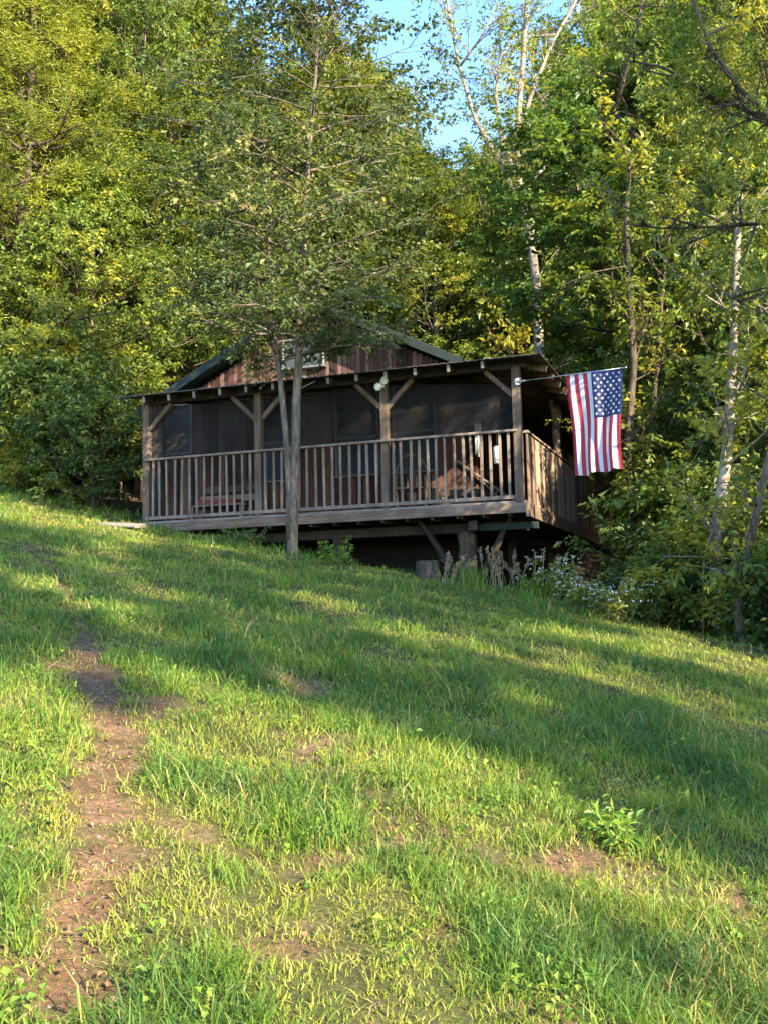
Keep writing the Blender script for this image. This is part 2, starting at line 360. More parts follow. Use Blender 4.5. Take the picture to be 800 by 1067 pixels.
# knee braces
def brace(p0, p1):
    b = MB(); b.beam(p0, p1, .07, .08); return b.build('knee_brace', M['post_wood'], cab)
for j, x in enumerate(PX):
    if j > 0: brace((x - .03, .06, zh - .48), (x - .5, .06, zh - .02))
    if j < 3: brace((x + .03, .06, zh - .48), (x + .5, .06, zh - .02))
brace((-.01, yy + .03, zh - .45), (-.01, yy + .5, zh)); brace((-.01, yy - .03, zh - .45), (-.01, yy - .5, zh))
# front railing
rail = empty('railing', (0, 0, 0), 0, cab)
b = MB(); b.beam((PX[0], -.02, zr), (PX[3], -.02, zr), .09, .04); b.build('top_rail', M['rail_wood'], rail)
b = MB(); b.beam((PX[0], -.0, .055), (PX[3], -.0, .055), .05, .06); b.build('bottom_rail', M['rail_wood'], rail)
rg = np.random.default_rng(5)
for a in range(3):
    for q in range(1, 15):
        x = PX[a] + (PX[a + 1] - PX[a]) * q / 15 + rg.uniform(-.014, .014)
        b = MB(); b.beam((x, .0, .085), (x + rg.uniform(-.014, .014), .0, zr - .02), rg.uniform(.036, .044), .035, up=(0, 1, 0), bev=.003); b.build('baluster', M['rail_wood'], rail)
# left end boards, side siding
b = MB()
for q in range(3): b.beam((XL + .09 + q * .105, .1, 0), (XL + .09 + q * .105, .1, zh), .10, .02, up=(0, 1, 0))
b.build('end_panel', M['dark_wood'], cab)
b = MB(); yy_ = .12; rg = np.random.default_rng(11)
while yy_ < SL:
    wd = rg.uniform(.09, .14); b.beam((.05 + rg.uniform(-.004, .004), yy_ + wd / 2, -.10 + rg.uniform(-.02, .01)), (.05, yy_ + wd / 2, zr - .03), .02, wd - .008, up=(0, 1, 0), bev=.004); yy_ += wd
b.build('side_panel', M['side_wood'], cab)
b = MB(); b.beam((.04, .1, zr - .005), (.04, SL, zr - .005), .10, .04); b.build('side_rail', M['rail_wood'], cab)
# screens
for a in range(3):
    x0, x1 = PX[a] + .07, PX[a + 1] - .07; nx, nz = 26, 12; z0, z1 = zr + .01, zh - .01; vs = []
    for jz in range(nz + 1):
        for ix in range(nx + 1):
            u, v = ix / nx, jz / nz
            top = z1 - (.06 + .16 * u * u if a == 2 else .0) - .05 * math.sin(u * math.pi)
            vs.append((x0 + (x1 - x0) * u, .10 + .015 * math.sin(u * 9 + a) * math.sin(v * 3), z0 + (top - z0) * v))
    fs = [(r * (nx + 1) + c, r * (nx + 1) + c + 1, (r + 1) * (nx + 1) + c + 1, (r + 1) * (nx + 1) + c) for r in range(nz) for c in range(nx)]
    MB().add(vs, fs).build('insect_screen', M['screen'], cab, True)
# porch roof, corrugated sheet wrapping the corner
def sheet(cols, name):
    vs, fs = [], []
    for p, q in cols:
        for t_ in (0, .34, .67, 1): vs.append(np.array(p) + (np.array(q) - np.array(p)) * t_)
    n = len(cols)
    fs = [(i_ * 4 + r, (i_ + 1) * 4 + r, (i_ + 1) * 4 + r + 1, i_ * 4 + r + 1) for i_ in range(n - 1) for r in range(3)]
    lo = [v - np.array([0, 0, .012]) for v in vs]; m_ = len(vs)
    b = MB(); b.add(vs + lo, fs + [tuple(m_ + k for k in reversed(f)) for f in fs] + [(i_ * 4, m_ + i_ * 4, m_ + (i_ + 1) * 4, (i_ + 1) * 4) for i_ in range(n - 1)])
    return b.build(name, M['roof_metal'], cab, False)
OV = .42; XR = .42; cols = []; x = XL - .3; k = 0
rg = np.random.default_rng(8)
while x <= XR + 1e-6:
    dz = .005 * (-1) ** k; tt = 1.0 if x <= HX else (XR - x) / (XR - HX)
    cols.append(((x, -OV - rg.uniform(0, .012), ZE + .03 + dz), (x, -OV + (DEP + OV) * tt, ZE + .03 + RISE * tt + dz))); x += .06; k += 1
sheet(cols, 'porch_roof')
cols = []; y = -OV; k = 0
while y <= SL + .3:
    dz = .005 * (-1) ** k; tt = 1.0 if y >= DEP else (y + OV) / (DEP + OV)
    cols.append(((XR, y, ZE + .03 + dz), (XR + (HX - XR) * tt, y, ZE + .03 + RISE * tt + dz))); y += .06; k += 1
sheet(cols, 'porch_roof')
# rafters
for x in np.linspace(XL + .25, HX, 11).tolist() + [-1.05, -.5]:
    y1 = DEP if x <= HX else -OV + (DEP + OV) * (XR - x) / (XR - HX) - .1
    sl_ = RISE / (DEP + OV); b = MB(); b.beam((x, -OV + .06, ZE - .055 + .06 * sl_), (x, y1, ZE - .055 + (y1 + OV) * sl_), .05, .11, mend=1, bev=.004); b.build('rafter', [M['dark_wood'], M['end_grain']], cab)
for y in np.arange(.35, SL, .62):
    x1 = HX if y >= DEP else XR + (HX - XR) * (y + OV) / (DEP + OV) + .1
    sl_ = RISE / (XR - HX); b = MB(); b.beam((XR - .05, y, ZE - .055 + .05 * sl_), (x1, y, ZE - .055 + (XR - x1) * sl_), .05, .11, mend=1, bev=.004); b.build('rafter', [M['post_wood'], M['end_grain']], cab)
# house walls
AP = at_Y(320, 319, DEP - .35); GC = AP[0]; PT = .50; ZA = AP[2] + .12     # gable apex
GR = at_Y(470, 370, DEP - .35)[0]; GL = at_Y(137, 431, DEP - .35)[0]; WL = at_Y(153, 450, DEP)[0]; HWID = GR + .15 - GC; HWIL = GC - GL
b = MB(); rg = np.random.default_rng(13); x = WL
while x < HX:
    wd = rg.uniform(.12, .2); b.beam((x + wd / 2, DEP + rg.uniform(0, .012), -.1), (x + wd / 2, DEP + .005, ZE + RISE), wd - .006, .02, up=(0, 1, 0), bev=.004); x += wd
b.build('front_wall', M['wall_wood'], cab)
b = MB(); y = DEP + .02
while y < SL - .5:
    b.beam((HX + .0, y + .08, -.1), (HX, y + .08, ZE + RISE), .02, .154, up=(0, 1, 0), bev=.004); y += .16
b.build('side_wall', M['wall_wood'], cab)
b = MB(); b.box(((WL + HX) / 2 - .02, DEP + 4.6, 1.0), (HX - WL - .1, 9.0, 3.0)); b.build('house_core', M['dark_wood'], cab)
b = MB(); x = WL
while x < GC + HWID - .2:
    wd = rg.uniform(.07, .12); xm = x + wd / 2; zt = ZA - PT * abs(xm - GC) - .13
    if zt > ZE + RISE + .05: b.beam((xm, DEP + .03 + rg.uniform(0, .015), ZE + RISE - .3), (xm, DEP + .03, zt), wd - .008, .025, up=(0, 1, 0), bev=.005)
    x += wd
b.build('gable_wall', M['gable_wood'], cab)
# main roof
for sgn in (-1, 1):
    b = MB(); n = 60; cols = []
    xe = (HWID if sgn > 0 else HWIL) + .05; zt = .06
    for q in range(n + 1):
        yv = DEP - .4 + (SL - DEP) * q / n; dz = .012 * (q % 5 == 0)
        cols.append(((GC + sgn * xe, yv, ZA - PT * xe + zt + dz), (GC, yv, ZA + zt + dz)))
    vs = [p for c in cols for p in c]; lo = [(p[0], p[1], p[2] - .05) for p in vs]; m_ = len(vs)
    fs = [(2 * q, 2 * q + 2, 2 * q + 3, 2 * q + 1) for q in range(n)]
    fs2 = [(m_ + 2 * q, m_ + 2 * q + 1, m_ + 2 * q + 3, m_ + 2 * q + 2) for q in range(n)]
    MB().add(vs + lo, fs + fs2 + [(0, 1, m_ + 1, m_)]).build('house_roof', M['green_metal'], cab)
    b = MB(); b.beam((GC + sgn * xe, DEP - .42, ZA - PT * xe - .03), (GC, DEP - .42, ZA - .03), .03, .15); b.build('gable_trim', M['green_metal'], cab)
# windows
def window(x0, x1, z0, z1, y=DEP - .012, mid=None, glass='glass', fr=.045):
    f = MB()
    f.beam((x0 - fr / 2, y - .02, z0 - fr), (x0 - fr / 2, y - .02, z1 + fr), fr, .05, up=(0, 1, 0)); f.beam((x1 + fr / 2, y - .02, z0 - fr), (x1 + fr / 2, y - .02, z1 + fr), fr, .05, up=(0, 1, 0))
    f.beam((x0, y - .02, z1 + fr / 2), (x1, y - .02, z1 + fr / 2), .05, fr)
    if mid is not None: f.beam((x0, y - .022, mid), (x1, y - .022, mid), .04, .045)
    o = f.build('window', M['frame_white'], cab)
    s = MB(); s.beam((x0 - .07, y - .045, z0 - .02), (x1 + .07, y - .045, z0 - .02), .10, .035); s.build('sill', M['frame_white'], o)
    g = MB(); g.beam(((x0 + x1) / 2, y - .006, z0), ((x0 + x1) / 2, y - .006, z1), x1 - x0 - .002, .006, up=(0, 1, 0), bev=.001); g.build('pane', M[glass], o)
    return o
def winpx(a, bpx, top, bot, mid=None, **k):
    c = (a + bpx) / 2; p0, p1 = at_Y(a, bot, DEP), at_Y(bpx, bot, DEP)
    zb = at_Y(c, bot, DEP)[2]; zt = at_Y(c, top, DEP)[2]; zm = at_Y(c, mid, DEP)[2] if mid else None
    return window(p0[0], p1[0], zb, zt, mid=zm, **k)
winpx(168, 200, 424, 473); winpx(277, 309, 408, 501, 461); winpx(353, 394, 404, 495, 456); winpx(413, 454, 401, 491, 450)
gw = [at_Y(297, 385, DEP), at_Y(336, 352, DEP)]
window(gw[0][0], gw[1][0], gw[0][2], gw[1][2], y=DEP + .0, glass='curtain', fr=.04)
# twin floodlight on the middle post
fl = empty('floodlight', (0, 0, 0), 0, cab); p1 = at_Y(394, 403, -.08); p2 = at_Y(400.5, 396.5, -.1)
b = MB(); b.beam((PX[2], -.0, p1[2] + .0), (PX[2], -.03, p1[2] + .12), .06, .06); b.build('mount', M['white_paint'], fl)
for p in (p1, p2):
    b = MB(); d = np.array([-.15, -1, -.12]); d /= np.linalg.norm(d); b.tube([p - d * .12, p - d * .08, p - d * .02, p + d * .02, p + d * .028], [.022, .035, .062, .066, .058], 14); b.build('lamp', M['white_paint'], fl, True)
# supports under the deck
px_ = at_Y(487, 575, .75)
gz = lambda lx, ly: float(ground_z(*to_world((lx, ly, 0))[:2])) - CAB[2]
b = MB(); rg = np.random.default_rng(4)
b.tube([(px_[0] + rg.uniform(-.02, .02), .75, z) for z in np.linspace(gz(px_[0], .75) - .3, -.40, 8)], [.17, .16, .155, .15, .155, .15, .15, .16], 12, rg=rg, jit=.06); b.build('support_post', M['bark_brown'], cab, True)
for pa, pb in (((432, 537), (470, 592)), ((536, 532), (506, 592))):
    a_ = at_Y(*pa, .45); c_ = at_Y(*pb, .7); mid = (a_ + c_) / 2 + np.array([0, 0, .1 if True else 0])
    b = MB(); b.tube([a_, a_ * .6 + c_ * .4 + (0, 0, .03), c_ * .8 + a_ * .2, c_], [.05, .05, .06, .06], 8); b.beam(a_ + (-.12, 0, .0), a_ + (.12, 0, .0), .1, .1); b.build('support_brace', M['dark_wood'], cab, True)
for lx, ly in ((-3.4, .75), (-.9, 3.2), (-.9, 6.2), (-.9, 9.4), (-5.0, 1.4)):
    b = MB(); b.beam((lx, ly, gz(lx, ly) - .4), (lx, ly, -.38), .16, .16, up=(0, 1, 0)); b.build('support_post', M['dark_wood'], cab)
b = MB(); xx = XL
b.beam((WL, DEP + .1, -1.7), (HX, DEP + .1, -1.7), .2, 3.2); b.beam((HX, DEP, -2.0), (HX, SL - .6, -2.0), .2, 3.8); b.build('shade_foundation', M['shade_foundation'], cab)  # back wall added to keep the space under the deck dark
p0 = at_X(561, 545, -.3)
b = MB(); q0 = at_Y(560, 547, .5)
b.beam((-1.0, .5, q0[2]), (.12, .5, q0[2]), .1, .11); b.build('support_beam', M['green_metal'], cab)

# ------------------------------------------------------------------ flag on its pole
fl = empty('flag', tuple(to_world((.06, -.02, 0)))); fl_o = np.array(fl.location)
tag(fl, 'American flag hanging stripes down from a thin white pole on the porch corner post', 'flag')
pb = to_world((-.02, -.06, at_Y(545, 397, -.06)[2])); pe = at_y(651, 383, 15.1)
P = lambda p: np.array(p) - fl_o
b = MB(); b.tube([P(pb), P(pe)], [.008, .008], 8); b.tube([P(pe), P(pe + (pe - pb) * .01)], [.018, .018], 8); b.build('flag_pole', M['metal'], fl, True)
b = MB(); b.tube([P(pb - (pe - pb) * .03), P(pb + (pe - pb) * .07)], [.02, .02], 8); b.box(P(pb) + (0, .02, .0), (.07, .04, .10)); b.build('bracket', M['metal'], fl)
hl = at_y(589, 391.5, np.interp(589, [545, 651], [pb[1], pe[1]])); hr = at_y(648, 383.8, pe[1] + .02)
bl = at_y(601, 497, hl[1] + .05); br_ = at_y(647, 488, hr[1] - .02)
def flagp(u, v):
    top = hl + (hr - hl) * u; bot = bl + (br_ - bl) * u
    bulge = .02 * math.sin(v * math.pi)
    p = top + (bot - top) * v
    nrm = np.array([-(hr - hl)[1], (hr - hl)[0], 0]); nrm /= np.linalg.norm(nrm)
    a = (.008 + .032 * v ** .8)
    wv = a * math.sin(u * 15 + v * 1.6) + .5 * a * math.sin(u * 27 - v * 3 + 1) + .02 * math.sin(v * 7 + u * 3)
    return p - nrm * wv + np.array([.02 * math.sin(v * 5 + u * 2) * v, 0, .012 * math.sin(u * 15 + 1) * v + .02 * v * u * (1 - u)])
nu, nv = 13 * 6, 100; vs = [P(flagp(a / nu, c / nv)) for c in range(nv + 1) for a in range(nu + 1)]
b = MB(); cant = .46
for c in range(nv):
    for a in range(nu):
        s_ = a // 6; m_ = 0 if s_ % 2 == 0 else 1
        if s_ >= 6 and (c + .5) / nv < cant: m_ = 2
        b.f.append((c * (nu + 1) + a, c * (nu + 1) + a + 1, (c + 1) * (nu + 1) + a + 1, (c + 1) * (nu + 1) + a)); b.mi.append(m_)
b.v = [tuple(v) for v in vs]
u0, u1 = 6 / 13, 1.0; hv = (pe - pb); cwd = np.linalg.norm(hr - hl); clen = 1.55
for r in range(9):
    for q in range(11):
        if (r + q) % 2: continue
        cu = u0 + (u1 - u0) * (r + 1) / 10; cv = cant * (q + 1) / 12
        pts = []
        for k in range(10):
            rad = (.026 if k % 2 == 0 else .012); an = 2 * math.pi * k / 10
            pts.append((cu + rad * math.cos(an) / cwd, cv + rad * math.sin(an) / clen))
        for off in (.004, -.004):
            ring = []
            for uu, vv in [(cu, cv)] + pts:
                p = P(flagp(uu, vv)); ring.append(p + np.array([0, 1, 0]) * off)
            b.add(ring, [(0, 1 + k, 1 + (k + 1) % 10) for k in range(10)], 1)
b.build('flag_cloth', [M['flag_red'], M['flag_white'], M['flag_blue']], fl, True)

# ------------------------------------------------------------------ trees
def unit(v): return v / (np.linalg.norm(v, axis=-1, keepdims=True) + 1e-9)
def leaves(P0, D, T, rg, n=7, L=.22, leaf=.11, wr=.55, spread=.9, droop=.25, jitter=.5, upb=.75):
    """sprigs at P0 growing along D, n leaves each"""
    S = len(P0); k = np.tile(np.arange(n), S); P_ = np.repeat(P0, n, 0); D_ = np.repeat(unit(D), n, 0); T_ = np.repeat(T, n)
    side = unit(np.cross(D_, np.array([0, 0, 1.]) + rg.normal(0, .25, D_.shape))) * np.where(k % 2 == 0, 1, -1)[:, None]
    base = P_ + D_ * (L * (k + .5) / n)[:, None] + side * .01 + rg.normal(0, L * .06, P_.shape)
    ax = unit(D_ * .6 + side * spread + rg.normal(0, jitter, P_.shape) + np.array([0, 0, -droop]))
    nr = unit(np.array([0, 0, upb]) + rg.normal(0, .55, P_.shape)); nr = unit(nr - ax * np.sum(nr * ax, 1, keepdims=True)); sd = np.cross(ax, nr)
    l = leaf * np.clip(rg.lognormal(-.06, .28, len(P_)), .45, 1.5)[:, None]; w_ = l * wr * .5
    v0 = base; v1 = base + ax * l * .45 + sd * w_ + nr * w_ * .35; v2 = base + ax * l - nr * l * .12; v3 = base + ax * l * .45 - sd * w_ + nr * w_ * .35
    V_ = np.stack([v0, v1, v2, v3], 1).reshape(-1, 3); i_ = np.arange(len(P_)) * 4
    F_ = np.stack([np.stack([i_, i_ + 1, i_ + 2], 1), np.stack([i_, i_ + 2, i_ + 3], 1)], 1).reshape(-1, 3)
    tn = np.clip(T_ + rg.normal(0, .13, len(P_)), 0, 1)
    return V_, F_, np.repeat(tn, 4)
def skeleton(rg, H, r0, cb, cr, prof, nb, up=.35, n2=5, n3=4, lean=(0, 0), wig=.03, curve=.25, trunk=None, bl=1.0, flat=.4, skip=0):
    mb = MB(); K = 12
    if trunk is None:
        pts = [np.zeros(3)]; off = np.zeros(2)
        for i_ in range(1, K + 1):
            off = off * .9 + rg.normal(0, wig * H / K, 2)
            t_ = i_ / K; pts.append(np.array([lean[0] * H * t_ + off[0], lean[1] * H * t_ + off[1], H * t_]))
    else: pts = [np.array(p, float) for p in trunk]; K = len(pts) - 1
    pts = np.array(pts); rad = [r0 * ((1 - i_ / K) ** .85) * .92 + .012 + (r0 * .55 if i_ == 0 else 0) for i_ in range(K + 1)]
    pts[0][2] -= .25
    mb.tube(pts, rad, 10, rg=rg, jit=.05)
    PS, DS, TS = [], [], []
    tri = lambda s_: np.array([np.interp(s_ * K, range(K + 1), pts[:, j]) for j in range(3)])
    for i_ in range(nb):
        t_ = cb + (1 - cb) * ((i_ + rg.uniform(0, 1)) / nb) * .99
        L = cr * prof((t_ - cb) / (1 - cb)) * rg.uniform(.7, 1.15)
        if L < .2: continue
        az = i_ * 2.39996 + rg.uniform(-.5, .5); el = up * rg.uniform(.6, 1.4) + (.9 - up) * max(0, (t_ - cb) / (1 - cb)) ** 2
        d = np.array([math.cos(az) * math.cos(el), math.sin(az) * math.cos(el), math.sin(el)])
        p = tri(t_); rb = max(min(np.interp(t_ * K, range(K + 1), rad) * .5, .03 * L + .01), .008); br = [p]
        dd = d.copy()
        for s_ in range(5):
            dd = unit(dd + np.array([0, 0, curve * .25]) + rg.normal(0, .13, 3)); p = p + dd * L / 5; br.append(p)
        mb.tube(br, [rb * (1 - .17 * s_) for s_ in range(6)], 5, caps=False)
        bt = rg.uniform(.05, .85)
        for j in range(n2):
            f = .25 + .75 * (j + rg.uniform(0, 1)) / n2; q = np.array([np.interp(f * 5, range(6), np.array(br)[:, a]) for a in range(3)])
            L2 = L * rg.uniform(.28, .5) * (1.15 - .5 * f) * bl
            sd = unit(np.cross(dd, [0, 0, 1])) * (1 if j % 2 else -1)
            d2 = unit(dd * rg.uniform(.4, 1) + sd * rg.uniform(.4, 1.1) + rg.normal(0, .3, 3) * np.array([1, 1, flat * 2])); e2 = q + d2 * L2 + np.array([0, 0, curve * .15 * L2])
            mb.tube([q, (q + e2) / 2 + rg.normal(0, .03 * L2, 3), e2], [rb * .45, rb * .3, rb * .12 + .002], 4, caps=False)
            ct = bt + rg.uniform(-.2, .2)
            for k in range(n3):
                if rg.random() < skip: continue
                f3 = rg.uniform(.25, 1); q3 = q + (e2 - q) * f3; d3 = unit(d2 + rg.normal(0, .7, 3) * np.array([1, 1, flat])); L3 = L2 * rg.uniform(.2, .5) + .08
                e3 = q3 + d3 * L3
                if k < 2: mb.tube([q3, e3], [.006, .003], 3, caps=False)
                for m_ in (.35, 1.0):
                    PS.append(q3 + d3 * L3 * m_); DS.append(d3 + rg.normal(0, .3, 3)); TS.append(ct)
    # leader tip
    for k in range(14): PS.append(pts[-1] + rg.normal(0, .12, 3)); DS.append(rg.normal(0, 1, 3) + (0, 0, .5)); TS.append(.5)
    return mb, np.array(PS), np.array(DS), np.array(TS)
ball = lambda t_: math.sin(min(1, .12 + .88 * t_) * math.pi) ** .6 * .95 + .1
cone = lambda t_: (1 - t_) * .95 + .08
vase = lambda t_: .5 + .6 * t_ if t_ < .75 else 1.0 - (t_ - .75) * 2.2
def tree(name, loc, sk, lf, lmat, bmat, seed, rz=0, s=1.0):
    rg = np.random.default_rng(seed); root = empty(name, loc, rz); root.scale = (s, s, s)
    mb, P_, D_, T_ = skeleton(rg, **sk); mb.build('trunk', M[bmat], root, True)
    V_, F_, t_ = leaves(P_, D_, T_, rg, **lf)
    mesh_obj('crown', np_mesh('crown', V_, F_, 3, {'tint': t_}), M[lmat], root)
    return root
def copy_tree(root, loc, rz, s, sz=None):
    r = root.copy(); C.objects.link(r); r.location = loc; r.rotation_euler = (0, 0, rz); r.scale = (s, s, sz or s)
    for k in ('label', 'group', 'category'):
        if k in r: del r[k]
    for ch in root.children:
        c = ch.copy(); C.objects.link(c); c.parent = r
    return r
def gp(x, y, dz=-.05): return (x, y, float(ground_z(x, y)) + dz)
protos = {}
def proto(key, name, sk, lf, lmat, bmat, seed): protos[key] = (name, sk, lf, lmat, bmat, seed, [None])
proto('oak', 'broadleaf_tree', dict(H=14, r0=.2, cb=.22, cr=3.6, prof=ball, nb=46, up=.35, n2=7, n3=6), dict(n=10, L=.32, leaf=.12), 'leaf_mid', 'bark_brown', 31)
proto('oak2', 'broadleaf_tree', dict(H=15, r0=.2, cb=.3, cr=3.3, prof=ball, nb=44, up=.5, n2=7, n3=6), dict(n=10, L=.32, leaf=.12, droop=.5), 'leaf_yellow', 'bark_grey', 32)
proto('deep', 'broadleaf_tree', dict(H=11, r0=.15, cb=.12, cr=3.0, prof=ball, nb=44, up=.25, n2=7, n3=6), dict(n=10, L=.3, leaf=.115), 'leaf_deep', 'bark_brown', 33)
proto('maple', 'maple_tree', dict(H=8.5, r0=.11, cb=.22, cr=2.3, prof=ball, nb=42, up=.4, n2=6, n3=5), dict(n=10, L=.26, leaf=.095, wr=.75, droop=.5), 'leaf_maple', 'bark_brown', 34)
proto('under', 'sapling', dict(H=5.5, r0=.05, cb=.12, cr=1.8, prof=ball, nb=30, up=.3, n2=5, n3=5), dict(n=7, L=.24, leaf=.12, wr=.6), 'leaf_deep', 'bark_grey', 35)
proto('under2', 'sapling', dict(H=5, r0=.045, cb=.15, cr=1.8, prof=ball, nb=28, up=.3, n2=5, n3=5), dict(n=7, L=.26, leaf=.13, wr=.6), 'leaf_mid', 'bark_grey', 36)
proto('shrub', 'shrub', dict(H=2.0, r0=.03, cb=.05, cr=1.2, prof=ball, nb=30, up=.5, n2=5, n3=4), dict(n=7, L=.2, leaf=.10), 'leaf_deep', 'bark_brown', 37)
proto('shrub2', 'shrub', dict(H=1.7, r0=.03, cb=.05, cr=1.1, prof=ball, nb=26, up=.6, n2=5, n3=4), dict(n=7, L=.2, leaf=.10, wr=.5), 'leaf_mid', 'bark_brown', 38)
proto('cedar', 'cedar_tree', dict(H=13, r0=.16, cb=.1, cr=2.9, prof=cone, nb=90, up=.15, n2=8, n3=7, curve=.1, flat=.3), dict(n=20, L=.36, leaf=.075, wr=.24, spread=.8, droop=.0, jitter=.5, upb=.5), 'leaf_cedar', 'bark_brown', 39)
proto('thin', 'tall_tree', dict(H=16, r0=.18, cb=.45, cr=3.4, prof=vase, nb=22, up=.75, n2=6, n3=5, curve=.35, skip=.45), dict(n=6, L=.3, leaf=.12), 'leaf_yellow', 'bark_pale', 40)
proto('canopy', 'tall_tree', dict(H=22, r0=.2, cb=.7, cr=2.2, prof=ball, nb=34, up=.3, n2=7, n3=6), dict(n=8, L=.3, leaf=.17), 'leaf_mid', 'bark_grey', 44)
proto('dense', 'broadleaf_tree', dict(H=14, r0=.2, cb=.2, cr=3.6, prof=lambda t_: .9, nb=60, up=.2, n2=6, n3=5), dict(n=8, L=.35, leaf=.22), 'leaf_mid', 'bark_brown', 46)
proto('maple_high', 'maple_tree', dict(H=10, r0=.11, cb=.52, cr=1.9, prof=ball, nb=38, up=.35, n2=7, n3=6), dict(n=11, L=.26, leaf=.085, wr=.7, droop=.5), 'leaf_maple', 'bark_brown', 47)
proto('hedge_y', 'sapling', dict(H=6, r0=.06, cb=.15, cr=2.0, prof=ball, nb=32, up=.3, n2=6, n3=5), dict(n=12, L=.30, leaf=.085, wr=.6, droop=.5), 'leaf_yellow', 'bark_grey', 42)
def put(key, loc, rz=0, s=1.0, sz=None, label=None, cat='tree', group=None):
    name, sk, lf, lm, bm, seed, made = protos[key]
    if made[0] is None:
        made[0] = tree(name, loc, sk, lf, lm, bm, seed, rz, s); o = made[0]
        if sz: o.scale = (s, s, sz)
    else: o = copy_tree(made[0], loc, rz, s, sz)
    return tag(o, label, cat, group)
def col_x(px, y): return at_y(px, 400, y)[0]
# tree whose top reaches image row `top` at column px and depth y
HT = {k: v[1]['H'] for k, v in protos.items()}
def put_px(key, px, y, top, rz=0, wide=1.0, **k):
    x = col_x(px, y); L_ = to_local((x, y, 0))
    if -.3 < L_[1] < 13 and L_[0] < 1:          # keep clear of the cabin
        lim = (-8.3 if L_[1] < 1.6 else -9.9) - (.5 if key.startswith('shrub') else 1.0)
        if L_[0] > lim: x = x + EX[0] * (lim - L_[0]); y = y + EX[1] * (lim - L_[0])
    g = gp(x, y); h = at_y(px, top, y)[2] - g[2]; s = h / HT[key]
    return put(key, g, rz, s * wide, s, **k)

# --- the slender twin-stemmed tree in front of the porch
fr = on_ground(305, 580); T0 = np.array([fr[0], fr[1], fr[2]])
tw = empty('slender_tree', tuple(T0)); tag(tw, 'slender grey twin-trunked tree standing in front of the porch railing', 'tree')
def px_line(pts, y0, slope=0): return [at_y(px, py, y0 + slope * i_) - T0 for i_, (px, py) in enumerate(pts)]
tr1 = [(0, 0, 0)] + px_line([(305, 568), (306, 540), (308, 480), (309, 420), (312, 370), (313, 320), (317, 260), (320, 200), (324, 140), (329, 80), (332, 20), (336, -50)], T0[1], 0)
tr2 = px_line([(304, 545), (302, 510), (298, 450), (293, 400), (288, 370), (285, 310), (281, 260), (278, 200), (276, 150)], T0[1], 0)
rg = np.random.default_rng(51)
mbA, P1, D1, T1 = skeleton(rg, H=9, r0=.085, cb=.41, cr=2.0, prof=lambda t_: .75 + .35 * math.sin(t_ * 3) if t_ < .8 else .6, nb=60, up=.15, n2=7, n3=5, trunk=tr1, curve=.0, skip=.2)
mbB, P2, D2, T2 = skeleton(rg, H=7, r0=.05, cb=.45, cr=1.5, prof=ball, nb=26, up=.3, n2=6, n3=4, trunk=tr2, curve=.05, skip=.25)
mbA.build('trunk', M['bark_grey'], tw, True); mbB.build('trunk', M['bark_grey'], tw, True)
b = MB(); q = at_y(311, 407, T0[1]) - T0; b.tube([q, q + (.12, -.05, .06), q + (.27, -.08, .12)], [.014, .012, .007], 6); b.build('branch_stub', M['bark_grey'], tw, True)
V_, F_, t_ = leaves(np.vstack([P1, P2]), np.vstack([D1, D2]), np.concatenate([T1, T2]), rg, n=6, L=.22, leaf=.085, wr=.6, upb=.4)
mesh_obj('crown', np_mesh('crown', V_, F_, 3, {'tint': t_}), M['leaf_grey'], tw)

# --- named trees, left to right
G_ = None
put_px('cedar', 28, 24.6, -130, 1.0, 1.15, label='tall feathery yellow-green cedar at the left edge of the picture')
put_px('cedar', -50, 26.5, -90, 2.4, 1.1, label='yellow-green cedar cut off by the left edge, behind the tall cedar')
put_px('hedge_y', 96, 23.6, 215, .3, 1.0, label='bright yellow-green broad-leaved sapling below the tall cedar')
put_px('oak2', 150, 29, -30, 1.2, .8, label='tall sunlit yellowing tree right of the cedar, top out of frame')
put_px('oak', 225, 31, 35, 2.1, 1.0, label='tall olive-green tree between the yellowing tree and the slender twin-trunked tree')
put_px('deep', 175, 25.5, 170, 1.9, 1.05, label='dark green tree standing left behind the cabin roof')
put_px('deep', 260, 30, 140, .9, 1.15, label='dark green tree behind the left half of the gable')
put_px('oak', 335, 33, 55, 4.1, .8, label='broad green tree behind the gable peak, reaching towards the sky gap')
put_px('oak2', 395, 34, 120, 5.0, .75, label='yellow-green tree behind the right gable slope, left of the sky gap')
put_px('oak2', 455, 31, 215, 2.6, 1.2, label='low yellow-green tree below the blue sky gap')
put_px('oak2', 510, 34, 190, .6, 1.2, label='yellow-green tree behind the pale bare-limbed tree')
put_px('maple_high', 655, 21.5, 122, 2.2, 1.35, label='dense green maple rising above the flag and the porch corner')
put_px('maple_high', 600, 30.5, 175, 4.4, 1.1, label='green maple behind the pale bare-limbed tree, above the porch roof corner')
put_px('maple', 700, 21.5, 250, 3.9, .8, label='lighter green maple behind the flag')
put_px('oak', 700, 42, 0, 1.0, .95, label='tall tree behind the maples at right')
put_px('deep', 755, 25, 250, 2.2, 1.1, label='dark green tree in the second row behind the leaning trunk')
put_px('oak2', 770, 38, 30, 3.2, 1.0, label='sunlit yellow-green tree at the upper right behind the maples')
put_px('hedge_y', 748, 19, 215, 3.3, .75, label='yellow-green sapling between the pale trunk and the leaning walnut')
put_px('maple', 800, 17, 170, 1.3, .7, label='bright green maple at the right edge above the leaning grey trunk')
put_px('oak', 840, 18.5, -20, 3.0, .7, label='tall green tree cut off by the right edge')
